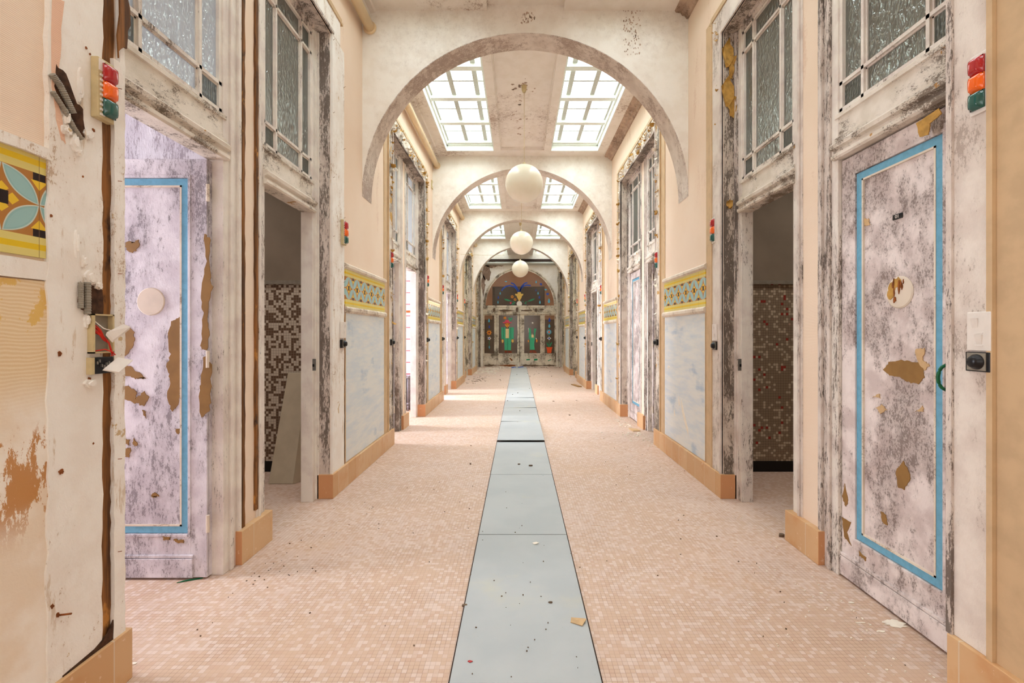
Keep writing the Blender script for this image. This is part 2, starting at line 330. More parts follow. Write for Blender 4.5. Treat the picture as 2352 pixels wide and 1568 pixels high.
# ------------------------------------------------------------------ mesh helpers
rnd = random.Random(7)
def X(s, d=0): return XL-d if s < 0 else XR+d           # d = depth behind the wall face (negative = into the corridor)
class MB:
    def __init__(s): s.b = bmesh.new()
    def box(s, x0, x1, y0, y1, z0, z1):
        x0, x1 = sorted((x0, x1)); y0, y1 = sorted((y0, y1)); z0, z1 = sorted((z0, z1))
        v = [s.b.verts.new(p) for p in ((x0,y0,z0),(x1,y0,z0),(x1,y1,z0),(x0,y1,z0),(x0,y0,z1),(x1,y0,z1),(x1,y1,z1),(x0,y1,z1))]
        for f in ((0,3,2,1),(4,5,6,7),(0,1,5,4),(1,2,6,5),(2,3,7,6),(3,0,4,7)): s.b.faces.new([v[i] for i in f])
        return s
    def sb(s, sd, d0, d1, y0, y1, z0, z1): return s.box(X(sd, d0), X(sd, d1), y0, y1, z0, z1)
    def plate(s, pts, off):
        """closed polygon of 3D points pushed out by the vector off"""
        off = Vector(off); a = [s.b.verts.new(p) for p in pts]; b = [s.b.verts.new(Vector(p)+off) for p in pts]
        s.b.faces.new(a[::-1]); s.b.faces.new(b); n = len(a)
        for i in range(n): s.b.faces.new((a[i], a[(i+1) % n], b[(i+1) % n], b[i]))
        return s
    def prof(s, prof, axis, t0, t1):
        """profile of (x, other) points extruded along axis 'y' (other=z) or 'z' (other=y) or 'x' (prof=(y,z))"""
        f = {'y': lambda p, t: (p[0], t, p[1]), 'z': lambda p, t: (p[0], p[1], t), 'x': lambda p, t: (t, p[0], p[1])}[axis]
        a = [s.b.verts.new(f(p, t0)) for p in prof]; b = [s.b.verts.new(f(p, t1)) for p in prof]; n = len(a)
        s.b.faces.new(a); s.b.faces.new(b[::-1])
        for i in range(n): s.b.faces.new((a[i], b[i], b[(i+1) % n], a[(i+1) % n]))
        return s
    def tube(s, path, r, seg=10, rib=None):
        path = [Vector(p) for p in path]; rings = []
        for i, p in enumerate(path):
            t = (path[min(i+1, len(path)-1)]-path[max(i-1, 0)]).normalized()
            u = t.cross(Vector((0, 0, 1)) if abs(t.z) < .9 else Vector((1, 0, 0))).normalized(); w = t.cross(u)
            rr = r*(1 if rib is None or i % 2 else rib)
            rings.append([s.b.verts.new(p+(u*math.cos(2*math.pi*k/seg)+w*math.sin(2*math.pi*k/seg))*rr) for k in range(seg)])
        for a, b in zip(rings, rings[1:]):
            for k in range(seg): s.b.faces.new((a[k], a[(k+1) % seg], b[(k+1) % seg], b[k]))
        s.b.faces.new(rings[0][::-1]); s.b.faces.new(rings[-1]); return s
    def lathe(s, prof, center, axis, seg=24):
        """prof = (radius, along axis)"""
        center = Vector(center); ax = Vector(axis).normalized()
        u = ax.cross(Vector((0, 0, 1)) if abs(ax.z) < .9 else Vector((1, 0, 0))).normalized(); w = ax.cross(u); rings = []
        for r, h in prof:
            if r < 1e-5: rings.append([s.b.verts.new(center+ax*h)])
            else: rings.append([s.b.verts.new(center+ax*h+(u*math.cos(2*math.pi*k/seg)+w*math.sin(2*math.pi*k/seg))*r) for k in range(seg)])
        for a, b in zip(rings, rings[1:]):
            for k in range(seg):
                q = [a[k % len(a)], a[(k+1) % len(a)], b[(k+1) % len(b)], b[k % len(b)]]; q = list(dict.fromkeys(q))
                if len(q) > 2: s.b.faces.new(q)
        return s
    def build(s, name, mat, parent=None, smooth=False, bevel=0):
        bmesh.ops.recalc_face_normals(s.b, faces=s.b.faces)
        me = bpy.data.meshes.new(name); s.b.to_mesh(me); s.b.free(); me.materials.append(M[mat])
        if smooth:
            for p in me.polygons: p.use_smooth = True
        o = bpy.data.objects.new(name, me); C.objects.link(o)
        if parent: o.parent = parent
        if bevel:
            bv = o.modifiers.new('bevel', 'BEVEL'); bv.width = bevel; bv.segments = 2; bv.limit_method = 'ANGLE'
        return o
def tag(o, label=None, cat=None, group=None, kind=None):
    if label: o['label'] = label
    if cat: o['category'] = cat
    if group: o['group'] = group
    if kind: o['kind'] = kind
    return o
def empty(name, label=None, cat=None, group=None, kind=None, loc=(0, 0, 0), rz=0):
    o = bpy.data.objects.new(name, None); C.objects.link(o); o.location = loc; o.rotation_euler = (0, 0, rz); o.empty_display_size = .05
    return tag(o, label, cat, group, kind)
def struct(mb, name, mat, label=None, **k): return tag(mb.build(name, mat, **k), label, None, None, 'structure')
def wl(s, px, py, d=0):
    """point of the side wall (plane at depth d) seen at a pixel of the photo -> (y, z)"""
    y = X(s, d)*F/(px-CX); return y, H+(CY-py)*y/F
def fr(px, py, Y): return (px-CX)*Y/F, H+(CY-py)*Y/F    # the same on a plane across the corridor -> (x, z)
def rough(poly, amp=.004, n=4, seed=1):
    r = random.Random(seed); out = []
    for i, p in enumerate(poly):
        q = poly[(i+1) % len(poly)]
        for k in range(n):
            t = k/n; out.append((p[0]+(q[0]-p[0])*t+r.uniform(-amp, amp), p[1]+(q[1]-p[1])*t+r.uniform(-amp, amp)))
    return out
def blob(cx, cy, rx, ry, seed, n=18, j=.28):
    r = random.Random(seed)
    return [(cx+rx*math.cos(2*math.pi*k/n)*(1+r.uniform(-j, j)), cy+ry*math.sin(2*math.pi*k/n)*(1+r.uniform(-j, j))) for k in range(n)]
def wallplate(mb, s, poly, d0, d1):
    """polygon of (y,z) on a side wall between depths d0 and d1"""
    return mb.plate([(X(s, d0), y, z) for y, z in poly], (X(s, d1)-X(s, d0), 0, 0))
ORD = ['nearest', 'second', 'third', 'fourth', 'fifth']
SIDE = {-1: 'left', 1: 'right'}

# ------------------------------------------------------------------ floor, walls, ceiling
struct(MB().box(-4.6, 4.7, -3.1, 22, -.1, 0), 'floor', 'floor_mosaic', 'pale pink and tan small square mosaic floor')
for s in (-1, 1):
    w = MB()
    for a, b in PIER: w.sb(s, 0, .2, a, b, 0, 4.75)
    for a, b in BAY: w.sb(s, 0, .2, a, b, 3.68, 4.75)
    struct(w, 'wall_'+SIDE[s], 'peach_wallpaper', 'peach papered %s wall of the corridor with door recesses' % SIDE[s])
struct(MB().box(XL-.2, XR+.2, -3.2, -3.0, 0, 4.75), 'wall_back', 'peach_wallpaper')
ce = MB(); ce.box(XL, XR, -3, -2.3, ZC, 4.75)
ce.box(XL, -1.22, -2.3, YE, ZC, 4.75); ce.box(1.345, XR, -2.3, YE, ZC, 4.75)
ce.box(-.41, -.30, -2.3, YE, ZC, 4.75); ce.box(.43, .54, -2.3, YE, ZC, 4.75); ce.box(-.30, .43, -2.3, YE, ZC+.05, 4.75)
segs = sorted(SKY); ye = [-2.3]+[q for a in segs for q in a]+[YE]
for i in range(0, len(ye), 2):
    if ye[i+1] > ye[i]+.001: ce.box(-1.22, -.41, ye[i], ye[i+1], ZC, 4.75); ce.box(.54, 1.345, ye[i], ye[i+1], ZC, 4.75)
for a, b in segs[2:]:
    for y0, y1 in ((a-.14, a+.02), (b-.03, b+.21)): ce.box(-.30, .43, y0, y1, ZC, ZC+.06)
struct(ce, 'ceiling', 'ceiling_paint', 'beige painted ceiling with recessed centre panel')
n = 0
for s in (-1, 1):
    for k, (a, b) in enumerate([(ARCH[i]+.26, ARCH[i]+S) for i in range(3)]+[(ARCH[3]+.26, YE)]+[(1.05, ARCH[0])]):
        n += 1
        x0 = X(s, 0)
        q = [(x0, 4.30), (x0+.02*-s, 4.30), (x0+.035*-s, 4.325), (x0+.06*-s, 4.33), (x0+.075*-s, 4.355), (x0+.12*-s, 4.36), (x0+.13*-s, ZC), (x0, ZC)]
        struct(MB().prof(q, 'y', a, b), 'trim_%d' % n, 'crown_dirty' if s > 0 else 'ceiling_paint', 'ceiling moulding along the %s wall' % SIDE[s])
    # thin moulding round the recessed ceiling panel
mo = MB()
for a, b in segs[2:]:
    for x0, x1 in ((-.30, -.285), (.415, .43)): mo.box(x0, x1, a+.02, b-.03, ZC+.025, ZC+.05)
    for y0 in (a+.02, b-.045): mo.box(-.285, .415, y0, y0+.015, ZC+.025, ZC+.05)
struct(mo, 'trim_%d' % (n+1), 'ceiling_paint', 'thin moulding around the recessed ceiling panels'); n += 2
TR = [n]
def trim(mb, mat, label, **k):
    TR[0] += 1; return struct(mb, 'trim_%d' % TR[0], mat, label, **k)
# arches
for i, y in enumerate(ARCH):
    bm = MB(); b = bm.b; cxm, R, zs, N = (XL+XR)/2, (XR-XL)/2, 2.61, 56
    def arc(yy): return [b.verts.new((cxm-R*math.cos(math.pi*k/N), yy, zs+R*math.sin(math.pi*k/N))) for k in range(N+1)]
    def top(yy): return [b.verts.new((cxm-R*math.cos(math.pi*k/N), yy, 4.74)) for k in range(N+1)]
    a0, a1, t0, t1 = arc(y), arc(y+.26), top(y), top(y+.26)
    for k in range(N):
        b.faces.new((a0[k], a0[k+1], t0[k+1], t0[k])); b.faces.new((a1[k+1], a1[k], t1[k], t1[k+1])); b.faces.new((t0[k], t0[k+1], t1[k+1], t1[k]))
    struct(bm, 'wall_arch', 'arch_plaster', 'cream plaster round arch across the corridor, %s from the camera' % ORD[i])
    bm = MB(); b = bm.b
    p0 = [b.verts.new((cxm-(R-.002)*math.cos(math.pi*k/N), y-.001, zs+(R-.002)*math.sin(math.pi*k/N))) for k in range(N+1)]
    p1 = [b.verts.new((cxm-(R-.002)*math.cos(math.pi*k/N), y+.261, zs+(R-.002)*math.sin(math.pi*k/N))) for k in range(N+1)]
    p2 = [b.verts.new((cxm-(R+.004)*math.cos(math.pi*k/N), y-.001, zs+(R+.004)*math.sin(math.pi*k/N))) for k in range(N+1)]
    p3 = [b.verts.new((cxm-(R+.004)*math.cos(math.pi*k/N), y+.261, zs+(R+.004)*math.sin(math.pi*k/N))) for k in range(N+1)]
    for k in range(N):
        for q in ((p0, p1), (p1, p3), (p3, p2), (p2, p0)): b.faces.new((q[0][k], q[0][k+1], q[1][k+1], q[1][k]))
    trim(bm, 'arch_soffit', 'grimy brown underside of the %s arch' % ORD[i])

def specks(fn, n_, seed, label, lo=.004, hi=.012):
    r = random.Random(seed); m = MB()
    for _ in range(n_): m.plate(*fn(r, r.uniform(lo, hi)))
    trim(m, 'crown_dirty', label)
def on_arch(x0, x1, z0, z1):
    def f(r, k):
        x, z = r.uniform(x0, x1), r.uniform(z0, z1)
        return [(a, ARCH[0]-.001, b_) for a, b_ in blob(x, z, k*.6, k, r.randint(0, 999), 7, .4)], (0, -.0015, 0)
    return f
specks(on_arch(.02, .16, 4.26, 4.36), 45, 1, 'flaked specks above the crown of the nearest arch'); specks(on_arch(1.0, 1.16, 3.95, 4.40), 90, 2, 'flaked specks down the right of the nearest arch')
def on_ceil(r, k):
    x, y = r.gauss(.03, .07), r.choice((r.gauss(6.15, .1), r.gauss(6.9, .18), r.gauss(5.75, .08)))
    return [(a, b_, ZC+.0495) for a, b_ in blob(x, y, k*2.2, k*2, r.randint(0, 999), 9, .4)], (0, 0, -.001)
specks(on_ceil, 34, 3, 'grey damp specks on the ceiling beside the lamp cord', .003, .010)
# skylights
WN = [0]
def window(label):
    WN[0] += 1; return empty('window_%d' % WN[0], label, None, None, 'structure')
for i, (a, b) in enumerate(segs):
    for x0, x1, sd in ((-1.22, -.41, 'left'), (.54, 1.345, 'right')):
        w = window('%s skylight of white bars and bright panes, bay %s' % (sd, ['behind', 'overhead', 'one', 'two', 'three', 'four'][i]))
        f = MB(); t = .012
        f.box(x0, x0+t, a, b, ZC+.001, 5.0); f.box(x1-t, x1, a, b, ZC+.001, 5.0); f.box(x0, x1, a, a+t, ZC+.001, 5.0); f.box(x0, x1, b-t, b, ZC+.001, 5.0)
        f.box(x0, x0+.035, a, b, 4.47, 4.55); f.box(x1-.035, x1, a, b, 4.47, 4.55); f.box(x0, x1, b-.04, b, 4.47, 4.55)
        f.build('frame', 'skylight_paint', w)
        g = MB(); n4 = 4; st = (b-a-.06)/n4
        for k in range(n4+1): g.box(x0, x1, a+.02+k*st-.045, a+.02+k*st+.045, 4.49, 4.62)
        g.build('cross_bar', 'skylight_paint', w)
        g = MB()
        for k in range(n4):
            yy = a+.02+(k+.5)*st
            g.box(x0, x1, yy-.014, yy+.014, 4.54, 4.575)
        out = x0 if sd == 'left' else x1; sg = 1 if sd == 'left' else -1
        for k in range(3): g.box(out+sg*(.03+.32*k)-.030, out+sg*(.03+.32*k)+.030, a, b, 4.53, 4.60)
        g.build('glazing_bar', 'skylight_bar', w)

# ------------------------------------------------------------------ door leaves
DN = [0]
def leaf(loc, rz, wdt, hgt, mat, label, blue=True, hinge=None):
    """door leaf, local x along the width, front face towards -y"""
    DN[0] += 1; e = empty('door_%d' % DN[0], label, None, None, 'structure', loc, rz)
    T = .04
    b = MB(); b.box(0, wdt, .006, T, .01, hgt)
    b.build('panel', mat, e)
    st = .085
    f = MB()
    f.box(0, st, -.006, .01, .01, hgt); f.box(wdt-st, wdt, -.006, .01, .01, hgt); f.box(st, wdt-st, -.006, .01, hgt-.085, hgt); f.box(st, wdt-st, -.006, .01, .01, .225)
    f.build('frame', mat, e, bevel=.002)
    m = MB()
    for (x0, x1, z0, z1) in ((st, wdt-st, .225, .240), (st, wdt-st, hgt-.10, hgt-.085), (st, st+.015, .24, hgt-.1), (wdt-st-.015, wdt-st, .24, hgt-.1)):
        m.box(x0, x1, -.010, .006, z0, z1)
    m.box(-.002, wdt-.07, -.014, -.004, .115, .130); m.box(-.002, wdt-.07, -.016, -.004, .012, .112)
    m.build('moulding', mat, e, bevel=.002)
    if blue:
        bl = MB(); o = st+.016; k = .036; zt = hgt-.103; zb = .243
        for (x0, x1, z0, z1) in ((o, wdt-o, zb, zb+k), (o, wdt-o, zt-k, zt), (o, o+k, zb+k, zt-k), (wdt-o-k, wdt-o, zb+k, zt-k)):
            bl.box(x0, x1, -.001, .0062, z0, z1)
        tag(bl.build('border_strip', 'blue_border', e), 'sky blue painted border')
        wh = MB(); o2 = o+k
        for (x0, x1, z0, z1) in ((o2, wdt-o2, zb+k, zb+k+.009), (o2, wdt-o2, zt-k-.009, zt-k), (o2, o2+.009, zb+k, zt-k), (wdt-o2-.009, wdt-o2, zb+k, zt-k)):
            wh.box(x0, x1, -.003, .0062, z0, z1)
        wh.build('inner_bead', 'trim_white', e)
    if hinge is not None:
        hx = 0 if hinge == 'l' else wdt
        for z in (.25, 1.12, 2.0):
            h = MB().lathe([(0, 0), (.009, 0), (.009, .09), (0, .09)], (hx+(-.006 if hinge == 'l' else .006), -.008, z), (0, 0, 1), 10)
            h.build('hinge', 'trim_white', e)
    return e
def doorpatch(e, poly, mat, name, seed=1, amp=.004, n=3, out=-.009, label=None, th=.006):
    p = rough(poly, amp, n, seed)
    o = MB().plate([(x, out, z) for x, z in p], (0, th, 0)).build(name, mat, e)
    if label: o['label'] = label
    return o

# ------------------------------------------------------------------ openings with two doors each
def zig(mb, s, y0, y1, z0, z1, d0, d1, amp, n, seed):
    """vertical strip with ragged edges"""
    r = random.Random(seed); pts = [(y0+r.uniform(-amp, amp), z0+(z1-z0)*k/n) for k in range(n+1)]+[(y1+r.uniform(-amp, amp), z1-(z1-z0)*k/n) for k in range(n+1)]
    wallplate(mb, s, pts, d0, d1)
def curls(mb, s, pts, size, seed):
    r = random.Random(seed)
    for (y, z, d) in pts:
        k = size*r.uniform(.5, 1.3); L = k*r.uniform(.8, 2.0); ang = r.uniform(-1.2, 1.2); cv = r.uniform(1.5, 4.5); prev = None
        for i in range(6):
            t = i/5; th = cv*t; along = L*math.sin(th)/cv; up = L*(1-math.cos(th))/cv; wd = k*(.5-.30*abs(t-.4))*(1+r.uniform(-.25, .25))
            cy_, cz_ = y+along*math.sin(ang), z-along*math.cos(ang)
            a = mb.b.verts.new((X(s, d-.002-up), cy_+wd*math.cos(ang), cz_+wd*math.sin(ang)))
            b = mb.b.verts.new((X(s, d-.002-up), cy_-wd*math.cos(ang), cz_-wd*math.sin(ang)))
            if prev: mb.b.faces.new((prev[0], prev[1], b, a))
            prev = (a, b)
def opening(s, i):
    a, b = BAY[i]; k = (b-a)/1.90; Y = lambda v: a+v*k
    nm = '%s wall, %s pair of doorways' % (SIDE[s], ORD[i]); far = i >= 3
    fp, fd = ('far_paint', 'far_paint') if far else ('frame_paint', 'frame_paint_dirty')
    # reveal lining
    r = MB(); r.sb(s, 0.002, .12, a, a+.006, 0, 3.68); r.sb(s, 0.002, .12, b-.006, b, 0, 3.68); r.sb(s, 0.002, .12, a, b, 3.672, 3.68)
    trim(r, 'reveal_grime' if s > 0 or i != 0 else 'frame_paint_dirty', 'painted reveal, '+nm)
    # door frame: jambs, middle post, head
    F_ = empty('trim_%d' % (TR[0]+1), 'white painted timber frame, '+nm, None, None, 'structure'); TR[0] += 1
    j = MB()
    for y0, y1 in ((0, .06), (.75, .80), (1.10, 1.15), (1.81, 1.90)): j.sb(s, .10, .19, Y(y0), Y(y1), 0, 3.67)
    j.build('jamb', fp, F_, bevel=.003)
    q = MB()
    for y0, y1, d in ((.80, .825, .088), (.825, .86, .098), (.86, .885, .082), (.885, .905, .092), (1.045, 1.065, .092), (1.065, 1.085, .084), (1.085, 1.10, .094)):
        q.sb(s, d, .17, Y(y0), Y(y1), .0, 3.67)
    for y0, y1, d in ((.0, .018, .084), (.018, .032, .092), (1.862, 1.88, .092), (1.88, 1.90, .082)):
        q.sb(s, d, .12, Y(y0), Y(y1), 0, 3.67)
    q.build('moulding', fd if s > 0 else fp, F_, bevel=.003)
    MB().sb(s, .098, .17, Y(.905), Y(1.045), .19, 3.67).build('post_panel', 'peach_wallpaper', F_)['label'] = 'peach papered panel on the middle post'
    h = MB()
    for y0, y1 in ((.06, .75), (1.15, 1.81)):
        h.sb(s, .10, .19, Y(y0), Y(y1), 3.62, 3.67); h.sb(s, .085, .11, Y(y0), Y(y1), 3.65, 3.672)
    h.build('head', fd, F_)
    for y0, y1 in ((.06, .75), (1.15, 1.81)):
        l = MB(); x = X(s, 0); g = -s*-1
        pr = [(.18, 2.235), (.082, 2.235), (.074, 2.245), (.074, 2.262), (.090, 2.268), (.090, 2.285), (.070, 2.292), (.066, 2.312), (.080, 2.325), (.092, 2.33), (.092, 2.352), (.104, 2.356), (.104, 2.455), (.094, 2.458), (.094, 2.478), (.106, 2.488), (.18, 2.488)]
        l.prof([(X(s, d), z) for d, z in pr], 'y', Y(y0)-.02, Y(y1)+.02)
        l.build('transom_rail', 'rail_paint' if not far else 'far_paint', F_)
    # brown gaps where the trim is torn off
    if s < 0 and i == 0:
        g = MB(); zig(g, s, Y(.905)-.008, Y(.905)+.018, .19, 3.68, .086, .10, .004, 60, 3); zig(g, s, Y(1.045)-.016, Y(1.045)+.010, .24, 3.68, .086, .10, .003, 60, 4)
        g.build('bare_timber', 'bare_wood', F_)['label'] = 'bare brown timber where trim is torn off'
    # transom lights
    for q_, (y0, y1) in enumerate(((.06, .75), (1.15, 1.81))):
        w = window('transom window of obscured glass over the %s door, %s' % (['first', 'second'][q_], nm))
        y0, y1 = Y(y0), Y(y1); z0, z1 = 2.488, 3.62; wd = y1-y0
        m = MB(); fw = .022
        for u0, u1 in ((y0, y0+fw), (y1-fw, y1)): m.sb(s, .108, .14, u0, u1, z0, z1)
        for u0, u1 in ((z0, z0+.018), (z1-.018, z1)): m.sb(s, .108, .14, y0, y1, u0, u1)
        mv = [y0+wd*.235, y1-wd*.235]; mh = [2.640, 3.46]
        def bar(p, vert):
            for hw, d in ((.017, .120), (.009, .108)):
                if vert: m.sb(s, d, .14, p-hw, p+hw, z0, z1)
                else: m.sb(s, d, .14, y0, y1, p-hw, p+hw)
        for p in mv: bar(p, 1)
        for p in mh: bar(p, 0)
        m.build('glazing_bar', fp, w)
        MB().sb(s, .126, .130, y0+.005, y1-.005, z0+.005, z1-.005).build('glass_pane', 'obscure_glass', w)
        if not far:
            dd = MB()
            for yy0, yy1 in ((y0+fw, mv[0]-.012), (mv[1]+.012, y1-fw)):
                for zz0, zz1 in ((z0+.018, mh[0]-.012), (mh[1]+.012, z1-.018)): dd.sb(s, .122, .1255, yy0, yy1, zz0, zz1)
            dd.build('corner_pane', 'obscure_glass_dotted', w)['label'] = 'dotted patterned corner panes'
    # casing on the wall face and tan painted strip outside it
    cw0 = .145 if i == 0 else .17; cw1 = .17 if i < 4 else 0; zc = 3.68
    cs = MB()
    if not (s < 0 and i == 0): cs.sb(s, -.014, 0, a-cw0, a, .19, zc)
    if not (s < 0 and i == 0) and cw1: cs.sb(s, -.014, 0, b, b+cw1, .19, zc)
    cs.sb(s, -.014, 0, a-cw0, b+cw1, zc, zc+.19)
    if cs.b.verts:
        trim(cs, 'casing_mould' if i else ('casing_soft' if s > 0 else 'plaster_cream'), 'flaking white casing around the recess, '+nm, bevel=.003)
    ms = MB()
    if not (s < 0 and i == 0): ms.sb(s, -.024, 0, a-.022, a+.0, .19, zc)
    if cw1 and not (s < 0 and i == 0): ms.sb(s, -.024, 0, b, b+.022, .19, zc)
    ms.sb(s, -.024, 0, a-.022, b+(.022 if cw1 else 0), zc, zc+.022)
    trim(ms, fd, 'inner bead of the casing, '+nm)
    tn = MB(); tw = .15 if i else .6
    if not (s < 0 and i == 0): tn.sb(s, -.008, 0, a-cw0-tw, a-cw0, .19, zc+.23)
    if cw1 and not (s < 0 and i == 0): tn.sb(s, -.008, 0, b+cw1, b+cw1+.14, .19, zc+.23)
    if not (s < 0 and i == 0):
        tn.sb(s, -.022, 0, a-cw0-.02, a-cw0, .19, zc+.19); 
        if cw1: tn.sb(s, -.022, 0, b+cw1, b+cw1+.02, .19, zc+.19)
    e1 = b+cw1+(.04 if cw1 else 0)
    tn.sb(s, -.022, 0, a-cw0-.04, e1, zc+.19, zc+.21); tn.sb(s, -.012, 0, a-cw0-.04, e1, zc+.21, zc+.245)
    trim(tn, 'tan_paint', 'ochre painted strip outside the casing, '+nm)
    # peeling paint curls
    if i > 0 or s > 0:
        r_ = random.Random(50+i*2+s); pts = []
        NN = 130 if i else 36
        for _ in range(NN):
            q2 = r_.random()
            if q2 < .55: pts.append((r_.uniform(a-.1, b+cw1*.8), r_.uniform(zc+.01, zc+.17), -.016))
            elif q2 < .8 and cw1: pts.append((r_.uniform(b+.03, b+.14), r_.triangular(.4, zc, zc), -.016))
            else: pts.append((r_.uniform(a-.12, a-.03), r_.triangular(1.0, zc, zc), -.016))
        if i == 0: pts = [p for p in pts if p[0] > b]
        cm = MB(); curls(cm, s, pts[:len(pts)//2], .042 if i else .022, i+3); trim(cm, 'gold_flake', 'curling golden paint flakes, '+nm)
        cm = MB(); curls(cm, s, pts[len(pts)//2:], .036 if i else .018, i+9); trim(cm, 'white_flake', 'curling white paint flakes, '+nm)
    # skirting of the middle post
    sk = MB().sb(s, .062, .15, Y(.853), Y(1.172), 0, .19)
    struct(sk, 'baseboard_'+SIDE[s], 'skirting_tile', 'orange tile skirting at the foot of the middle post, '+nm, bevel=.002)
    return Y
YY = {}
for s in (-1, 1):
    for i in range(5): YY[(s, i)] = opening(s, i)
for s in (-1, 1):
    for i, (a, b) in enumerate(PIER):
        b2 = b+.022 if not (i == 0 and s > 0) else b-.01
        sk = MB().sb(s, -.03, .10, a-.02, b2, 0, .19)
        struct(sk, 'baseboard_'+SIDE[s], 'skirting_tile', 'orange tile skirting at the foot of the %s pier of the %s wall' % (ORD[i], SIDE[s]), bevel=.003)

# leaves
def perp(s, i, d, mat, label):
    Y = YY[(s, i)]; yj = Y(.75 if d == 1 else 1.81)-.035; w = .70
    if s < 0: return leaf((X(-1, .16)-w, yj, 0), 0, w, 2.225, mat, label, hinge='r')
    return leaf((X(1, .16), yj, 0), 0, w, 2.225, mat, label, hinge='l')
def shut(s, i, d, mat, label, blue=True):
    Y = YY[(s, i)]; y0, y1 = (Y(.06), Y(.75)) if d == 1 else (Y(1.15), Y(1.81))
    if s > 0: return leaf((X(1, .125), y1-.003, 0), -math.pi/2, y1-y0-.006, 2.225, mat, label, blue)
    return leaf((X(-1, .125), y0+.003, 0), math.pi/2, y1-y0-.006, 2.225, mat, label, blue)
L0 = perp(-1, 0, 1, 'door_paint_lilac', 'open lilac white door with blue border and big brown patches, nearest on the left')
L1 = perp(-1, 1, 1, 'door_paint_lilac', 'open white door leaf in the second pair of left doorways')
L2 = perp(-1, 2, 2, 'door_paint_lilac', 'open lilac door leaf in the third pair of left doorways')
R0 = shut(1, 0, 1, 'door_paint', 'closed mouldy door with blue border and number 01, nearest on the right')
R1a = perp(1, 1, 1, 'door_paint', 'open brown mouldy door leaf in the second pair of right doorways')
R1 = shut(1, 1, 2, 'door_paint', 'closed peeling door with blue border, second pair of right doorways')
R2 = shut(1, 2, 1, 'door_paint', 'closed door, first of the third pair of right doorways')
R3 = shut(1, 3, 1, 'door_paint', 'closed door, first of the fourth pair of right doorways')
for s, i, d in ((-1, 3, 1), (-1, 3, 2), (-1, 4, 1), (-1, 4, 2), (1, 4, 1), (1, 4, 2)):
    shut(s, i, d, 'far_paint', 'closed mouldy far door %s of the %s pair on the %s' % (['one', 'two'][d-1], ORD[i], SIDE[s]), blue=False)
# patches on the near left leaf (pixel outlines turned into positions on the leaf)
YL = YY[(-1, 0)](.75)-.035-.006; ox = X(-1, .16)-.70
def LP(pts): return [(fr(x, y, YL)[0]-ox, fr(x, y, YL)[1]) for x, y in pts]
for k, (pts, st) in enumerate([
    ([(388, 738), (405, 730), (424, 724), (424, 758), (444, 764), (412, 790), (414, 850), (410, 905), (404, 932), (390, 946), (380, 915), (388, 870), (378, 842), (388, 815), (383, 775)], 0),
    ([(262, 735), (280, 744), (302, 758), (307, 780), (298, 800), (284, 818), (262, 826)], 0),
    ([(262, 822), (286, 838), (308, 850), (332, 868), (312, 872), (296, 866), (262, 864)], 0),
    ([(262, 885), (288, 886), (310, 900), (306, 920), (326, 898), (338, 914), (326, 932), (306, 926), (262, 906)], 0),
    ([(284, 558), (292, 552), (300, 558), (312, 548), (316, 564), (302, 580), (288, 574)], 0),
    ([(470, 538), (482, 548), (482, 620), (488, 660), (476, 720), (482, 760), (474, 806), (462, 796), (468, 720), (462, 680), (474, 600)], 1),
    ([(466, 822), (476, 818), (486, 838), (484, 920), (480, 946), (462, 958), (458, 900), (464, 870)], 1),
    ([(324, 940), (332, 944), (330, 960)], 0), ([(284, 1008), (296, 1010), (292, 1022), (280, 1020)], 0), ([(304, 1006), (314, 1022), (302, 1024)], 0),
    ([(284, 1030), (296, 1030), (292, 1052), (284, 1046)], 0), ([(398, 985), (412, 986), (408, 996), (402, 994)], 0), ([(344, 1140), (352, 1132), (362, 1138), (352, 1144)], 0),
    ([(374, 1232), (392, 1230), (390, 1240), (378, 1240)], 1), ([(402, 1238), (424, 1240), (422, 1246), (404, 1244)], 1)]):
    doorpatch(L0, LP(pts), 'bare_board', 'bare_patch', k, .0055, 5, -.0085-.0002*k if st else .0035-.0002*k, th=.004).__setitem__('label', 'bare brown board where paint has fallen away')
x_, z_ = LP([(343, 692)])[0]
MB().lathe([(0, -.0035), (.070, -.0035), (.074, 0), (.074, .004), (0, .004)], (x_, .004, z_), (0, 1, 0), 40).build('round_plug', 'plug_cream', L0)['label'] = 'round cream blanking disc'
